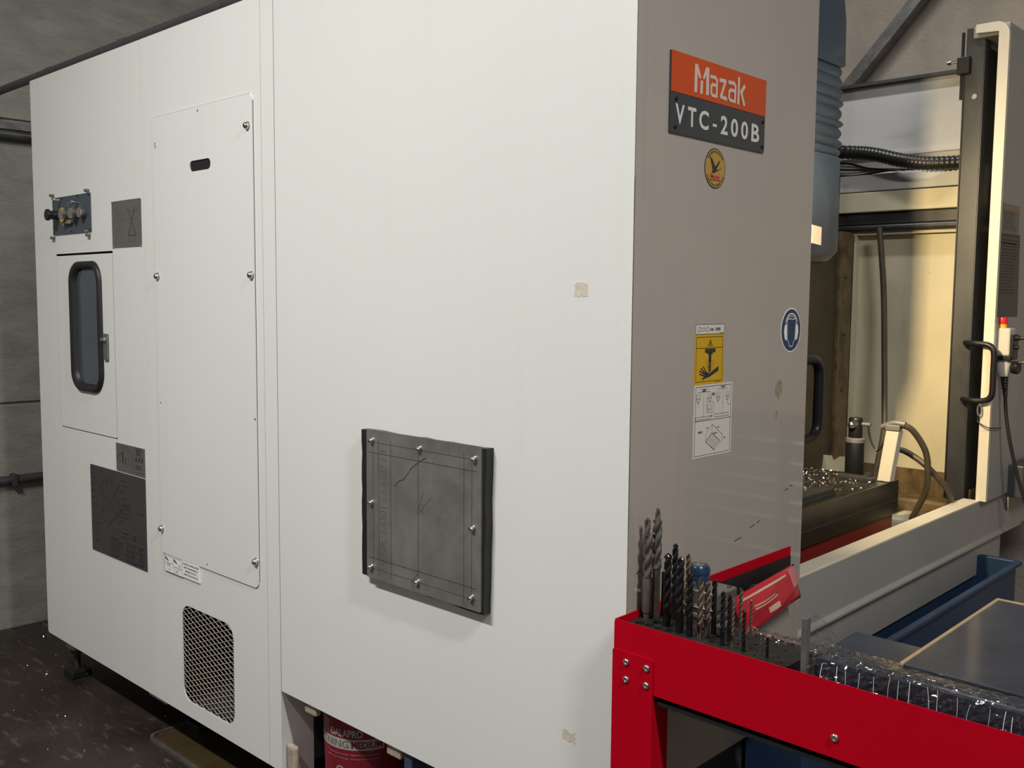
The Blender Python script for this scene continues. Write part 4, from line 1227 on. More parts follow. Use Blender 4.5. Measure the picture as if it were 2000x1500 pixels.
wd = empty('cream_post', (-0.22, 1.78, tp), 'leaning cream block with hose clamp on machine table corner', 'block')
bm = nb()
for zz, xo in ((tp + 0.001, -0.242), (tp + 0.175, -0.222)):
    for dx, dy in ((0, 1.745), (0.044, 1.745), (0.044, 1.785), (0, 1.785)):
        bm.verts.new((xo + dx, dy + (0.0 if zz < 1 else 0.01), zz))
bm.verts.ensure_lookup_table()
for f in ((0, 1, 2, 3), (4, 5, 6, 7), (0, 1, 5, 4), (1, 2, 6, 5), (2, 3, 7, 6), (3, 0, 4, 7)):
    bm.faces.new([bm.verts[i] for i in f])
bmesh.ops.bevel(bm, geom=bm.edges[:], offset=0.002, segments=1, affect='EDGES')
put('post_body', bm, 'cream_paint', wd)
put('hose_clamp', box(nb(), -0.225, -0.175, 1.752, 1.78, tp + 0.177, tp + 0.196, 0.003), 'raw_steel', wd)
put('hose_stub', tube(nb(), [(-0.24, 1.766, tp + 0.185), (-0.20, 1.766, tp + 0.202), (-0.16, 1.766, tp + 0.200)], 0.010, 10), 'raw_steel', wd, smooth=True)
tag(put('coolant_hose', tube(nb(), [(-0.175, 1.766, 1.137), (-0.145, 1.79, 1.118), (-0.118, 1.84, 1.045), (-0.118, 1.87, 0.966), (-0.135, 1.90, 0.892), (-0.185, 1.93, 0.790), (-0.20, 1.99, 0.788), (-0.15, 2.03, 0.790), (-0.085, 2.0, 0.845), (-0.08, 1.95, 0.905), (-0.115, 1.90, 0.968), (-0.17, 1.90, 1.008), (-0.235, 1.90, 1.03), (-0.28, 1.90, 0.98), (-0.275, 1.90, 0.85), (-0.27, 1.9, 0.71)], 0.0105, 12, 8), 'hose_brown', smooth=True),
    'brown-black coolant hose looping off the cream block to the floor', 'hose')
tag(put('hanging_hose', tube(nb(), [(-0.505, 2.30, 1.84), (-0.49, 2.30, 1.72), (-0.475, 2.30, 1.56), (-0.455, 2.28, 1.33), (-0.435, 2.25, 1.16), (-0.42, 2.22, 1.05), (-0.43, 2.2, 0.93), (-0.45, 2.2, 0.80)], 0.0115, 12, 8), 'hose_brown', smooth=True),
    'thin dark hose hanging straight down inside the working area', 'hose')
big_h = empty('corrugated_hose', (-0.45, 2.25, 2.05), 'thick black corrugated hose lying above the cream beam', 'hose')
path = smooth_path([(-0.86, 2.30, 2.17), (-0.64, 2.30, 2.145), (-0.53, 2.29, 2.125), (-0.42, 2.28, 2.092), (-0.32, 2.29, 2.073), (-0.20, 2.33, 2.072), (-0.10, 2.37, 2.076)], 22)
put('hose_body', tube(nb(), path, 0.026, 14, 1, rad=lambda s: 0.026 + 0.0022 * math.sin(s * 2 * math.pi * 44)), 'hose_black', big_h, smooth='all')
for i in range(5):
    tag(put('signal_cable', tube(nb(), [(-0.80, 2.33 + 0.006 * i, 2.12 - 0.010 * i), (-0.66, 2.33 + 0.006 * i, 2.105 - 0.012 * i), (-0.56 + 0.02 * i, 2.32 + 0.006 * i, 2.075 - 0.002 * i), (-0.46 + 0.03 * i, 2.34 + 0.004 * i, 2.063)], 0.0045, 8), 'cable_grey' if i % 2 else 'hose_black', smooth=True),
        'thin grey cable in the bundle under the corrugated hose' if i % 2 else 'thin black cable in the bundle under the corrugated hose', 'cable', 'cables under the corrugated hose')
# fixture bars on the machine table
fx = empty('fixture_bar', (-0.3, 1.2, tp), 'low grooved steel fixture bar lying on the machine table', 'fixture')
fx.location = (-0.30, 1.2, tp)
WL[fx.name] = Vector((-0.30, 1.2, tp))
put('base_bar', box(nb(), -0.345, -0.225, 0.90, 1.40, tp, tp + 0.016, 0.002), 'cast_iron', fx)
put('jaw', box(nb(), -0.345, -0.320, 0.90, 1.41, tp + 0.016, tp + 0.034, 0.003), 'dark_steel', fx)
put('jaw', box(nb(), -0.262, -0.225, 0.90, 1.39, tp + 0.016, tp + 0.030, 0.003), 'cast_iron', fx)
c_ = empty('step_clamp', (-0.30, 1.72, tp), 'small dark step clamp beside the upright cylinder', 'clamp')
put('clamp_bar', box(nb(), -0.36, -0.24, 1.70, 1.735, tp, tp + 0.016, 0.003), 'cast_iron', c_)
put('clamp_nut', lathe(nb(), [(0.011, 0.016), (0.011, 0.030), (0, 0.030)], (-0.262, 1.717, tp), (0, 0, 1), 6), 'cast_iron', c_)
# chips
def chips(name, n, region, rng, size=(0.003, 0.008), mat='chip_metal'):
    bm = nb()
    for i in range(n):
        c = Vector(region(rng))
        s = rng.uniform(*size)
        ax = Vector((rng.uniform(-1, 1), rng.uniform(-1, 1), rng.uniform(-.6, .6))).normalized() * s
        bx2 = Vector((rng.uniform(-1, 1), rng.uniform(-1, 1), rng.uniform(-.6, .6))).normalized() * s * 0.45
        cz = Vector((0, 0, s * 0.5))
        vv = [bm.verts.new(c + q + Vector((0, 0, s * 0.35))) for q in (-ax, bx2, ax, -bx2 * 0.4 + cz)]
        for f in ((0, 1, 2), (0, 2, 3), (0, 3, 1), (1, 3, 2)):
            bm.faces.new([vv[k] for k in f])
    return put(name, bm, mat)
def chip_region(rng):
    while True:
        x, y = rng.uniform(-0.59, -0.205), rng.uniform(1.0, 1.825)
        if -0.35 < x < -0.22 and y < 1.42:
            if rng.random() < 0.6 or not (-0.318 < x < -0.265):
                continue
            return (x, y, tp + 0.016)
        if rng.random() < (0.25 if x > -0.25 else 1.0):
            return (x, y, tp)
tag(chips('metal_chips', 1500, chip_region, R_(5)), 'shiny metal chips scattered over the machine table', 'chips', kind='stuff')

# ------------------------------------------------------------------ hand pendant at the right edge
pd = empty('hand_pendant', (0.02, 2.16, 1.29), 'grey hand pendant with red stop button on the right panel', 'pendant')
put('housing', box(nb(), -0.004, 0.044, 2.13, 2.19, 1.365, 1.462, 0.006), 'pendant_grey', pd)
bm = lathe(nb(), [(0.0, -0.0), (0.016, 0.004), (0.023, 0.020), (0.0255, 0.045), (0.0255, 0.062), (0, 0.062)], (0.020, 2.16, 1.288), (0, 0, 1), 20)
put('rounded_bottom', bm, 'pendant_grey', pd, smooth=True)
put('holder_strap', box(nb(), -0.006, 0.052, 2.125, 2.192, 1.350, 1.367, 0.003), 'black_plastic', pd)
put('side_cover', box(nb(), 0.044, 0.056, 2.135, 2.19, 1.352, 1.44, 0.003), 'black_plastic', pd)
put('stop_button', lathe(nb(), [(0.013, 0.012), (0.0165, 0.014), (0.0175, 0.030), (0.0165, 0.036), (0, 0.036)], (0.010, 2.155, 1.462), (0, 0, 1), 18), 'signal_red', pd, smooth=True, label='red stop button')
put('button_collar', lathe(nb(), [(0.015, 0), (0.015, 0.013), (0, 0.013)], (0.010, 2.155, 1.462), (0, 0, 1), 18), 'signal_yellow', pd, smooth=True, label='yellow collar')
put('clip_screw', lathe(nb(), [(0.012, 0), (0.012, 0.004), (0.008, 0.006), (0, 0.006)], (0.004, 2.130, 1.373), (0, -1, 0), 16), 'raw_steel', pd, smooth=True)
put('selector_knob', lathe(nb(), [(0.009, 0), (0.009, 0.014), (0.006, 0.016), (0.004, 0.034), (0, 0.035)], (0.056, 2.15, 1.428), (1, -0.1, 0), 14), 'black_plastic', pd, smooth=True)
put('selector_knob', lathe(nb(), [(0.008, 0), (0.008, 0.012), (0, 0.013)], (0.056, 2.15, 1.395), (1, -0.1, 0), 14), 'black_plastic', pd, smooth=True)
put('hand_wheel', lathe(nb(), [(0.010, 0), (0.022, 0.006), (0.023, 0.022), (0.020, 0.026), (0, 0.026)], (0.046, 2.155, 1.325), (1, -0.15, 0), 20), 'black_plastic', pd, smooth=True)
put('wheel_crank', lathe(nb(), [(0.004, 0), (0.005, 0.024), (0, 0.025)], (0.068, 2.15, 1.343), (1, -0.1, 0.05), 10), 'bright_steel', pd, smooth=True)
bm = nb()
tube(bm, [(0.026, 2.16, 1.292 - i * 0.0028) if False else (0.024 + 0.006 * i / 22, 2.16, 1.290 - i * 0.0031) for i in range(23)], 0.01, 12, 1, rad=lambda s: (0.0125 - 0.006 * s) + (0.0016 if int(s * 22) % 3 == 0 else 0))
put('strain_relief', bm, 'black_plastic', pd, smooth=True)
put('cable', tube(nb(), [(0.030, 2.16, 1.225), (0.034, 2.17, 1.15), (0.050, 2.18, 1.05), (0.075, 2.20, 0.93), (0.11, 2.22, 0.80), (0.14, 2.24, 0.60), (0.16, 2.26, 0.35), (0.2, 2.3, 0.02)], 0.0062, 10), 'black_rubber', pd, smooth=True)

# ------------------------------------------------------------------ blue coolant tank under the sill
ta = empty('coolant_tank', (0.03, 1.4, 0), 'open blue coolant tank standing under the grey sill', 'tank')
tx0, tx1, ty0, ty1, tz = -0.045, 0.10, 0.56, 2.14, 0.645
bx('front_wall', tx1 - 0.006, tx1, ty0, ty1, 0.0, tz, 'tank_blue', ta)
bx('back_wall', tx0, tx0 + 0.006, ty0, ty1, 0.0, 0.56, 'tank_blue', ta)
bx('end_wall', tx0 + 0.006, tx1 - 0.006, ty0, ty0 + 0.006, 0.0, 0.56, 'tank_blue', ta)
bx('end_wall', tx0 + 0.006, tx1 - 0.006, ty1 - 0.006, ty1, 0.0, tz, 'tank_blue', ta)
bx('tank_floor', tx0 + 0.006, tx1 - 0.006, ty0 + 0.006, ty1 - 0.006, 0.0, 0.02, 'tank_blue', ta)
put('rim', box(nb(), tx1 - 0.004, tx1 + 0.016, ty0, ty1 + 0.016, tz - 0.012, tz + 0.004, 0.004), 'tank_blue', ta)
put('rim', box(nb(), tx0 + 0.02, tx1 - 0.005, ty1 - 0.004, ty1 + 0.016, tz - 0.012, tz + 0.004, 0.004), 'tank_blue', ta)

# ------------------------------------------------------------------ red workshop table
tbl = empty('red_table', (0.45, 0.06, 0), 'red sheet steel table with drill holder in front of machine', 'table')
TX1, TY1 = 0.98, 0.165
bm = plate(nb(), 'S', rrect(0.004, TX1, 0.8115, 0.9375, 0.006, 3, (0, 0, 0, 1)), 0.040, 0.042)
put('front_apron', bm, 'red_paint', tbl, label='long red front apron')
bx('rear_apron', 0.004, TX1, TY1 - 0.002, TY1, 0.8115, 0.904, 'red_paint', tbl)
bx('end_lip', 0.004, 0.0065, -0.040, TY1 - 0.002, 0.8115, 0.9375, 'red_paint', tbl)
bx('end_lip', TX1 - 0.0025, TX1, -0.040, TY1 - 0.002, 0.8115, 0.9375, 'red_paint', tbl)
bx('table_top', 0.0066, TX1 - 0.0026, -0.0398, TY1 - 0.002, 0.897, 0.904, 'black_steel', tbl)
bx('shade_shelf', 0.022, TX1 - 0.01, -0.034, 0.400, 0.792, 0.799, 'black_steel', tbl)  # unseen shelf added to shade the grey panel below the table
bx('shade_shelf_lip', 0.022, TX1 - 0.01, 0.396, 0.400, 0.760, 0.792, 'black_steel', tbl)
def table_leg(x0, x1, yf, yb, face_front):
    g_ = nb()
    if face_front:
        plate(g_, 'S', rrect(x0, x1, 0.0, 0.8805, 0.004, 2, (0, 0, 1, 1)), -yf, -yf + 0.003)
        put('leg', g_, 'red_paint', tbl)
        bx('leg_flange', x1 - 0.003, x1, yf, yf + 0.05, 0.0, 0.8105, 'red_paint', tbl)
    else:
        plate(g_, 'S', rrect(x0, x1, 0.0, 0.8805, 0.004, 2, (0, 0, 1, 1)), -yb - 0.003, -yb)
        put('leg', g_, 'red_paint', tbl)
table_leg(0.003, 0.097, -0.042, TY1, True)
table_leg(TX1 - 0.094, TX1, -0.042, TY1, True)
table_leg(TX1 - 0.094, TX1, -0.042, TY1, False)
for u, v, d in ((0.036, 0.8610, 0.045), (0.0835, 0.8615, 0.045), (0.0365, 0.8270, 0.045), (0.0830, 0.8280, 0.045), (0.453, 0.8460, 0.042), (0.90, 0.861, 0.045), (0.95, 0.861, 0.045)):
    screw('S', u, v, d, 0.0072, 0.0045, tbl, name='button_bolt')
# drill holder
HZ = 0.925
DR = [  # x, y, height, diameter, material, kind, label
    (0.022, 0.038, 0.200, 0.0192, 'drill_grey', 'taper', 'thick grey taper-shank drill at the white-wall end of the holder'),
    (0.034, 0.052, 0.220, 0.0188, 'drill_grey', 'step', 'tallest drill, stepped with a slim pilot tip'),
    (0.038, 0.072, 0.089, 0.0092, 'drill_black', 'rod', 'plain dark rod without flutes behind the tallest drill'),
    (0.078, 0.026, 0.143, 0.0150, 'drill_black', 'twist', 'thick black drill in front, third tall one from the left'),
    (0.066, 0.068, 0.152, 0.0121, 'drill_black', 'twist', 'black drill standing right behind the third tall drill'),
    (0.117, 0.011, 0.146, 0.0140, 'drill_black', 'twist', 'thick black drill left of the slim brassy drill'),
    (0.116, 0.038, 0.146, 0.0090, 'drill_brass', 'twist', 'slim brassy drill between two thick black drills'),
    (0.141, 0.008, 0.123, 0.0118, 'drill_black', 'twist', 'black drill in front of the brassy one, left of the blue cap'),
    (0.165, 0.005, 0.116, 0.0108, 'drill_bright', 'twist', 'front one of the two shiny drills below the blue cap'),
    (0.166, 0.028, 0.105, 0.0106, 'drill_bright', 'twist', 'rear one of the two shiny drills below the blue cap'),
    (0.166, 0.052, 0.105, 0.0098, 'drill_black', 'twist', 'black drill directly right of the pair of shiny drills'),
    (0.211, 0.008, 0.101, 0.0086, 'drill_black', 'twist', 'left one of two slim dark drills in front of the steel block'),
    (0.209, 0.035, 0.089, 0.0076, 'drill_black', 'twist', 'right one of two slim dark drills in front of the steel block'),
    (0.232, 0.008, 0.093, 0.0066, 'drill_bright', 'twist', 'slim shiny drill at the right corner of the steel block'),
    (0.211, 0.071, 0.094, 0.0068, 'drill_bright', 'twist', 'slim shiny drill standing farthest back, left of the red pouch'),
    (0.255, 0.008, 0.076, 0.0066, 'drill_black', 'twist', 'short black drill in front of the red pouch'),
    (0.232, 0.073, 0.076, 0.0048, 'drill_bright', 'twist', 'thin shiny drill standing before the red pouch'),
    (0.278, 0.027, 0.035, 0.0048, 'drill_bright', 'twist', 'leftmost of the three tiny drills near the holder end'),
    (0.300, 0.011, 0.038, 0.0054, 'drill_black', 'twist', 'black one of the three tiny drills near the holder end'),
    (0.297, 0.036, 0.035, 0.0036, 'drill_brass', 'twist', 'thinnest drill, rightmost of the three tiny ones'),
]
HOLES = [(0.031, 0.004, .010), (0.055, 0.028, .009), (0.053, 0.005, .009), (0.075, 0.003, .0085), (0.098, 0.006, .008), (0.148, 0.027, .006), (0.182, 0.043, .0055), (0.187, 0.010, .0055), (0.229, 0.032, .004), (0.253, 0.054, .004), (0.256, 0.030, .0035), (0.280, 0.004, .003), (0.285, 0.072, .003), (0.316, 0.023, .003), (0.308, 0.064, .003), (0.095, 0.045, .008), (0.09, 0.07, .008), (0.14, 0.06, .007), (0.325, 0.045, .0025), (0.33, 0.005, .0025)]
holder = bx('drill_holder', 0.010, 0.347, -0.030, 0.088, 0.9042, 0.9165, 'black_steel', None, base=True)
tag(holder, 'black perforated drill holder block on the red table', 'drill holder')
bm = plate(nb(), 'T', rrect(0.010, 0.347, -0.030, 0.088, 0.002, 1), 0.9168, HZ,
           holes=[ellipse(x, y, r, r, 14) for x, y, r in HOLES] + [ellipse(d[0], d[1], d[3] / 2 + 0.0006, d[3] / 2 + 0.0006, 14) for d in DR])
put('perforated_top', bm, 'black_steel', holder)
def fluted(bm, x, y, z0, z1, r, pitch, tip=True, phase=0.0, web=0.46):
    n = 20
    steps = max(8, int((z1 - z0) / pitch * 18))
    tl = r * 0.75 if tip else 0
    rings = []
    zs = [z0 + (z1 - tl - z0) * i / steps for i in range(steps + 1)]
    for i, z in enumerate(zs):
        tw = phase + 2 * math.pi * (z - z0) / pitch
        fade = min(1.0, (z - z0) / (pitch * 0.25))
        ring = []
        for j in range(n):
            a = 2 * math.pi * j / n
            c = math.cos(2 * (a - tw))
            dep = max(0.0, c) ** 0.8 * web * fade
            ring.append(bm.verts.new((x + r * (1 - dep) * math.cos(a), y + r * (1 - dep) * math.sin(a), z)))
        rings.append(ring)
    for a, b in zip(rings, rings[1:]):
        for j in range(n):
            bm.faces.new((a[j], a[(j + 1) % n], b[(j + 1) % n], b[j]))
    bm.faces.new(rings[0])
    if tip:
        t_ = bm.verts.new((x, y, z1))
        for j in range(n):
            bm.faces.new((rings[-1][j], rings[-1][(j + 1) % n], t_))
    else:
        bm.faces.new(rings[-1])
    return bm
for i, (x, y, h, dia, mt, kd, lab) in enumerate(DR):
    nm = 'step_drill' if kd == 'step' else 'steel_rod' if kd == 'rod' else 'twist_drill'
    zb = 0.9168
    dr = empty(nm, (x, y, zb), lab, 'rod' if kd == 'rod' else 'drill', None if kd == 'rod' else 'drills in the black holder')
    r = dia / 2
    ph = i * 1.3
    if kd == 'rod':
        put('rod_body', lathe(nb(), [(r, 0), (r, h + 0.006), (r * 0.85, h + 0.008), (0, h + 0.008)], (x, y, zb), (0, 0, 1), 16), mt, dr, smooth=True)
        continue
    if kd == 'taper':
        put('shank', lathe(nb(), [(r * 0.72, 0), (r * 0.74, 0.018), (r * 0.95, 0.020), (r * 1.06, 0.085), (r * 0.98, 0.088), (0, 0.088)], (x, y, zb), (0, 0, 1), 20), 'worn_shank', dr, smooth=True)
        put('fluted_body', fluted(nb(), x, y, zb + 0.086, HZ + h * 0.83, r, 0.062, False, ph), mt, dr, smooth=True)
        put('pilot_tip', fluted(nb(), x - 0.002, y, HZ + h * 0.828, HZ + h, r * 0.62, 0.06, True, ph), mt, dr, smooth=True)
    elif kd == 'step':
        put('shank', lathe(nb(), [(r * 0.80, 0), (r * 0.80, 0.106), (r * 0.9, 0.110), (0, 0.110)], (x, y, zb), (0, 0, 1), 20), 'worn_shank', dr, smooth=True)
        put('fluted_body', fluted(nb(), x, y, zb + 0.108, HZ + h * 0.885, r, 0.062, False, ph), mt, dr, smooth=True)
        put('pilot_tip', fluted(nb(), x, y, HZ + h * 0.884, HZ + h, r * 0.58, 0.05, True, ph), mt, dr, smooth=True)
    else:
        sh = 0.27 if h > 0.05 else 0.40
        sm = mt if mt != 'drill_brass' else 'drill_bright'
        put('shank', lathe(nb(), [(r, 0), (r, 0.008 + h * sh), (0, 0.008 + h * sh)], (x, y, zb), (0, 0, 1), 18), sm, dr, smooth=True)
        put('fluted_body', fluted(nb(), x, y, HZ + h * sh - 0.002, HZ + h, r * 0.985, max(dia * 3.1, 0.016), True, ph), mt, dr, smooth=True)
# machined block with blue cap
blk = empty('steel_vise_block', (0.088, 0.135, 0.904), 'grooved machined steel block behind the row of drills', 'block')
put('lower_block', box(nb(), 0.040, 0.135, 0.100, 0.163, 0.9042, 0.918, 0.002), 'raw_steel', blk)
put('knurled_band', box(nb(), 0.042, 0.133, 0.102, 0.161, 0.918, 0.926, 0.001), 'cast_iron', blk)
put('bright_band', box(nb(), 0.040, 0.136, 0.100, 0.163, 0.926, 0.937, 0.002), 'brushed_aluminium', blk)
put('knurled_band', box(nb(), 0.042, 0.133, 0.102, 0.161, 0.937, 0.945, 0.001), 'cast_iron', blk)
put('bright_band', box(nb(), 0.040, 0.136, 0.100, 0.163, 0.945, 0.950, 0.002), 'bright_steel', blk)
put('top_block', box(nb(), 0.036, 0.140, 0.104, 0.180, 0.950, 0.982, 0.003), 'brushed_aluminium', blk)
put('top_screw', lathe(nb(), [(0.005, 0), (0.005, 0.002), (0, 0.002)], (0.130, 0.165, 0.982), (0, 0, 1), 12), 'dark_steel', blk)
cap = empty('blue_cap', (0.070, 0.146, 0.982), 'round blue anodised cap with steel centre on the steel block', 'cap')
put('lower_ring', lathe(nb(), [(0.0195, 0), (0.0215, 0.002), (0.0235, 0.016), (0.022, 0.019), (0, 0.019)], (0.070, 0.146, 0.982), (0, 0, 1), 28), 'blue_anodised', cap, smooth=True)
put('upper_ring', lathe(nb(), [(0.021, 0.018), (0.0238, 0.021), (0.0238, 0.032), (0.020, 0.038), (0.014, 0.0385), (0.013, 0.037), (0, 0.037)], (0.070, 0.146, 0.982), (0, 0, 1), 28), 'blue_anodised', cap, smooth=True)
put('steel_insert', lathe(nb(), [(0.013, 0.036), (0.0125, 0.039), (0.006, 0.040), (0.005, 0.037), (0, 0.037)], (0.070, 0.146, 0.982), (0, 0, 1), 20), 'raw_steel', cap, smooth=True)
# red rail with tray on the machine front, pouch hanging over it
rail = empty('red_wall_tray', (0.016, 0.42, 0.88), 'narrow red tray rail with black lining on grey panel', 'tray')
bx('red_flange', 0.0012, 0.0042, 0.175, 0.662, 0.880, 0.9515, 'red_paint', rail)
bx('black_lining', 0.0044, 0.0062, 0.176, 0.660, 0.882, 0.9300, 'black_rubber', rail)
bx('tray_floor', 0.0062, 0.030, 0.176, 0.645, 0.880, 0.884, 'black_rubber', rail)
pch = empty('red_pouch', (0.03, 0.5, 0.8), 'glossy red printed pouch hanging from the red tray rail', 'pouch')
def pouch_pt(a, b, bulge, side=1):
    # a along y 0..1, b down 0..1
    TL, TR, BRc, BL = (0.330, 0.898), (0.622, 0.922), (0.645, 0.838), (0.385, 0.800)
    y = (TL[0] * (1 - a) + TR[0] * a) * (1 - b) + (BL[0] * (1 - a) + BRc[0] * a) * b
    z = (TL[1] * (1 - a) + TR[1] * a) * (1 - b) + (BL[1] * (1 - a) + BRc[1] * a) * b
    w = (math.sin(math.pi * min(max(a, 0), 1)) * math.sin(math.pi * min(max(b, 0), 1))) ** 0.5
    wr_ = 0.0035 * math.sin(9 * a + 4 * b) * math.sin(7 * b + 2) * w
    return Vector((0.034 + 0.010 * b + side * (bulge * w) + wr_, y, z))
bm = nb()
NA, NB_ = 22, 12
def grid(bm, f, na, nb_):
    g = [[bm.verts.new(f(i / na, j / nb_)) for j in range(nb_ + 1)] for i in range(na + 1)]
    for i in range(na):
        for j in range(nb_):
            bm.faces.new((g[i][j], g[i + 1][j], g[i + 1][j + 1], g[i][j + 1]))
grid(bm, lambda a, b: pouch_pt(a, b, 0.012), NA, NB_)
grid(bm, lambda a, b: pouch_pt(a, b, 0.010, -1), NA, NB_)
bmesh.ops.remove_doubles(bm, verts=bm.verts[:], dist=0.0004)
put('pouch_body', bm, 'pouch_red', pch, smooth='all')
bm = nb()
def pouch_band(bm, a0, a1, b0, b1, n=10):
    grid(bm, lambda s, t_: pouch_pt(a0 + (a1 - a0) * s, b0 + (b1 - b0) * t_, 0.0126) + Vector((0.0006, 0, 0)), n, 3)
pouch_band(bm, 0.86, 0.995, 0.03, 0.55)
put('clear_corner', bm, 'pouch_pink', pch, smooth='all')
bm = nb()
pouch_band(bm, 0.10, 0.80, 0.10, 0.15)
pouch_band(bm, 0.22, 0.55, 0.36, 0.39)
pouch_band(bm, 0.22, 0.60, 0.43, 0.47)
pouch_band(bm, 0.40, 0.58, 0.60, 0.75)
put('printed_marks', bm, 'pouch_print', pch, smooth='all')
put('hanging_hook', tube(nb(), [(0.005, 0.47, 0.890), (0.012, 0.47, 0.896), (0.030, 0.47, 0.900), (0.036, 0.47, 0.893), (0.036, 0.47, 0.880)], 0.0025, 8), 'galvanised', pch)

# crumpled clear film
def crumple(f, na, nb_, rng, amp):
    bm = nb()
    g = []
    for i in range(na + 1):
        row = []
        for j in range(nb_ + 1):
            p = f(i / na, j / nb_)
            row.append(bm.verts.new(p + Vector((rng.uniform(-amp, amp), rng.uniform(-amp, amp), rng.uniform(-amp, amp)))))
        g.append(row)
    for i in range(na):
        for j in range(nb_):
            if (i + j) % 2:
                bm.faces.new((g[i][j], g[i + 1][j], g[i + 1][j + 1]))
                bm.faces.new((g[i][j], g[i + 1][j + 1], g[i][j + 1]))
            else:
                bm.faces.new((g[i][j], g[i + 1][j], g[i][j + 1]))
                bm.faces.new((g[i + 1][j], g[i + 1][j + 1], g[i][j + 1]))
    return bm
rng = R_(21)
tag(put('film_scrap', crumple(lambda a, b: Vector((0.175 + 0.165 * a, 0.118 + 0.040 * b, 0.912 + 0.010 * math.sin(math.pi * b))), 26, 7, rng, 0.0035), 'clear_film'),
    'crumpled strip of clear film at the rear table edge', 'film')
pk = empty('film_wrapped_package', (0.57, 0.07, 0.905), 'flat dark package wrapped in crumpled clear film on red table', 'package')
put('dark_contents', box(nb(), 0.398, 0.968, -0.012, 0.150, 0.9045, 0.9635, 0.006), 'slab_dark', pk)
def wrap_fn(a, b):
    # a along x, b around: front bottom -> front top -> back top
    x = 0.388 + 0.585 * a
    path = [(-0.026, 0.906), (-0.020, 0.935), (-0.017, 0.966), (-0.006, 0.9675), (0.006, 0.9672), (0.02, 0.9665), (0.04, 0.966)]
    s = b * (len(path) - 1)
    i = min(int(s), len(path) - 2)
    fr = s - i
    return Vector((x, path[i][0] + (path[i + 1][0] - path[i][0]) * fr, path[i][1] + (path[i + 1][1] - path[i][1]) * fr))
bm = nb()
g = []
na, nb_ = 80, 36
for i in range(na + 1):
    row = []
    for j in range(nb_ + 1):
        p = wrap_fn(i / na, j / nb_)
        am = 0.0032 if j < 16 else 0.0004
        row.append(bm.verts.new(p + Vector((rng.uniform(-am, am), rng.uniform(-am, am) - (am if j < 14 else 0), rng.uniform(-am, am) + 0.001))))
    g.append(row)
for i in range(na):
    for j in range(nb_):
        bm.faces.new((g[i][j], g[i + 1][j], g[i + 1][j + 1]))
        bm.faces.new((g[i][j], g[i + 1][j + 1], g[i][j + 1]))
put('film_wrap', bm, 'clear_film', pk)
put('film_flap', crumple(lambda a, b: Vector((0.392 + 0.045 * a, -0.012 + 0.02 * a, 0.966 + (0.064 - 0.05 * a * a) * b)), 12, 12, rng, 0.0022), 'clear_film', pk)
put('edge_protector', box(nb(), 0.3830, 0.3930, -0.030, -0.016, 0.9045, 1.026, 0.001), 'galvanised', pk)
rngp = R_(33)
for k in range(26):
    x = 0.41 + 0.55 * (k + rngp.random() * 0.7) / 26
    z0, z1 = 0.912 + rngp.uniform(0, 0.012), 0.966 - rngp.uniform(0, 0.012)
    put('crease_highlight', tube(nb(), [(x, -0.0285, z0), (x + rngp.uniform(-0.002, 0.002), -0.0275, (z0 + z1) / 2), (x + rngp.uniform(-0.003, 0.003), -0.0245, z1)], rngp.choice((0.0003, 0.0004, 0.0006)), 5, 3), 'film_glint', pk)  # thin pale rods stand in for highlights along the film creases
bd = empty('film_covered_board', (0.72, 0.3, 0.972), 'flat bluish board with tan edges lying across the wrapped package', 'board')
put('board', box(nb(), 0.530, 0.968, 0.030, 0.50, 0.9665, 0.9705, 0.001), 'slab_dark', bd)
put('tan_edge', box(nb(), 0.524, 0.531, 0.030, 0.50, 0.9655, 0.9725, 0.002), 'cardboard', bd)
put('tan_edge', box(nb(), 0.524, 0.968, 0.499, 0.507, 0.9655, 0.9725, 0.002), 'cardboard', bd)

# ------------------------------------------------------------------ conduit on top of the cabinet
cn = empty('conduit', (-2.3, 0.02, 2.372), 'dark grey conduit with couplings along the cabinet top edge', 'conduit')
put('conduit_tube', tube(nb(), [(-3.61, 0.018, 2.388), (-2.5, 0.018, 2.388), (-1.22, 0.018, 2.388)], 0.0155, 14, 1), 'conduit_grey', cn, smooth=True)
for x in (-2.745, -2.13, -1.5):
    put('coupling', tube(nb(), [(x - 0.02, 0.018, 2.388), (x + 0.02, 0.018, 2.388)], 0.018, 14, 1), 'conduit_grey', cn, smooth=True)

# ------------------------------------------------------------------ things on the floor
dp = empty('drip_tray', (-1.7, 0.2, 0), 'flat steel drip tray with oily brown film under the cabinet', 'tray')
o_ = rrect(-2.085, -1.25, 0.012, 0.46, 0.04, 5)
i_ = rrect(-2.075, -1.26, 0.022, 0.45, 0.034, 5)
put('tray_rim', plate(nb(), 'T', o_, 0.0, 0.010, holes=[i_]), 'galvanised', dp)
put('oil_film', plate(nb(), 'T', i_, 0.0, 0.003), 'oil_brown', dp)
BXc, BYc, BRr = -1.045, 0.17, 0.118
bu = empty('paint_bucket', (BXc, BYc, 0), 'dark red filler bucket with white lettering under the side panel', 'bucket')
BZ = 0.425
put('bucket_body', lathe(nb(), [(0.0, 0.004), (BRr * 0.90, 0.004), (BRr * 0.91, 0.0), (BRr, BZ * 0.9), (BRr * 1.04, BZ * 0.9), (BRr * 1.04, BZ), (0, BZ)], (BXc, BYc, 0), (0, 0, 1), 48), 'bucket_red', bu, smooth=True)
def cyl_fn(a0, a1, off):
    def fn(u, v):
        a = a0 + (a1 - a0) * u
        r = BRr * (0.91 + 0.09 * v / (BZ * 0.9)) + off
        return Vector((BXc + r * math.cos(a), BYc + r * math.sin(a), v))
    return fn
va = math.atan2(-1.51 - BYc, 1.118 - BXc)      # direction that the label faces
A = lambda deg: va + math.radians(deg)
bm = nb()
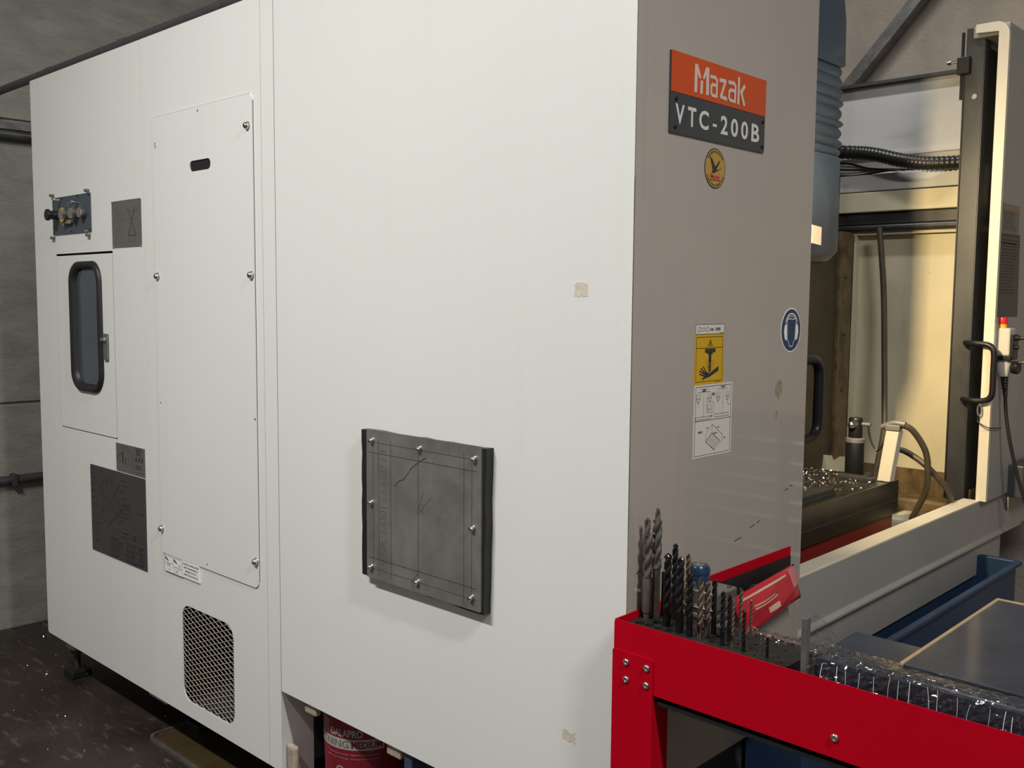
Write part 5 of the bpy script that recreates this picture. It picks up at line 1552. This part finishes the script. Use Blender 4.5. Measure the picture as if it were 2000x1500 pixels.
fn = cyl_fn(A(-110), A(27), 0.0006)
g = [[bm.verts.new(fn(i / 30, z)) for z in (0.303, 0.334)] for i in range(31)]
for i in range(30):
    bm.faces.new((g[i][0], g[i + 1][0], g[i + 1][1], g[i][1]))
put('label_band', bm, 'label_grey', bu, smooth='all')
bm = nb()
text(bm, 'DALAPRO', 0, 1, 0.339, 0.361, cyl_fn(A(-52), A(-3), 0.0008), bold=0.03)
put('brand_lettering', bm, 'label_grey', bu)
bm = nb()
text(bm, 'Professional light filler for', 0, 1, 0.287, 0.292, cyl_fn(A(-64), A(23), 0.0008))
text(bm, 'walls and ceilings. Dalapro Medium', 0, 1, 0.275, 0.280, cyl_fn(A(-64), A(20), 0.0008))
put('small_lettering', bm, 'label_grey', bu)
bm = nb()
for s in range(18):
    a0, a1 = math.radians(40 + s * 16), math.radians(40 + (s + 1) * 16)
    f2 = lambda a, rr: cyl_fn(A(-44), A(-30), 0.0008)(0.5 + 0.5 * rr * math.cos(a), 0.240 + 0.014 * rr * math.sin(a))
    bm.faces.new([bm.verts.new(f2(a0, 0.7)), bm.verts.new(f2(a1, 0.7)), bm.verts.new(f2(a1, 1.0)), bm.verts.new(f2(a0, 1.0))])
put('round_logo', bm, 'label_grey', bu)
bm = nb()
text(bm, 'LIGHTNING', 0, 1, 0.308, 0.329, cyl_fn(A(-104), A(-23), 0.0010))
put('thin_lettering', bm, 'sign_metal', bu)
bm = nb()
text(bm, 'MEDIUM', 0, 1, 0.308, 0.329, cyl_fn(A(-19), A(24), 0.0010), bold=0.03)
put('red_lettering', bm, 'bucket_red', bu)
# loose chips on the floor
def floor_region(rng):
    return (rng.uniform(-3.4, -1.4), rng.uniform(-0.7, 0.25), 0.0)
tag(chips('floor_chips', 420, floor_region, R_(8), (0.002, 0.006)), 'tiny metal chips strewn over the dark floor', 'chips', kind='stuff')

# ------------------------------------------------------------------ drawer cabinets opposite the grey panel (seen only as its reflection)
def drawer_cabinet(x0, x1, label):
    dc = empty('drawer_cabinet', ((x0 + x1) / 2, 3.2, 0), label, 'cabinet', 'drawer cabinets along the far wall')
    put('body', box(nb(), x0, x1, 3.02, 3.38, 0.0, 0.93, 0.004), 'cabinet_grey', dc)
    zs = [0.855, 0.750, 0.648, 0.552, 0.458, 0.287]
    lows = [0.758, 0.656, 0.560, 0.466, 0.295, 0.06]
    for zt, zl in zip(zs, lows):
        dw = put('drawer', box(nb(), x0 + 0.015, x1 - 0.015, 3.005, 3.02, zl, zt, 0.002), 'cabinet_grey', dc)
        put('handle', tube(nb(), [(x0 + 0.02, 2.996, zt - 0.019), (x1 - 0.02, 2.996, zt - 0.019)], 0.014, 16, 1), 'handle_metal', dw, smooth=True)
drawer_cabinet(1.26, 1.84, 'grey six-drawer cabinet with bright metal handles, nearer the aisle')
drawer_cabinet(0.62, 1.22, 'grey six-drawer cabinet with bright metal handles, nearer the machine')
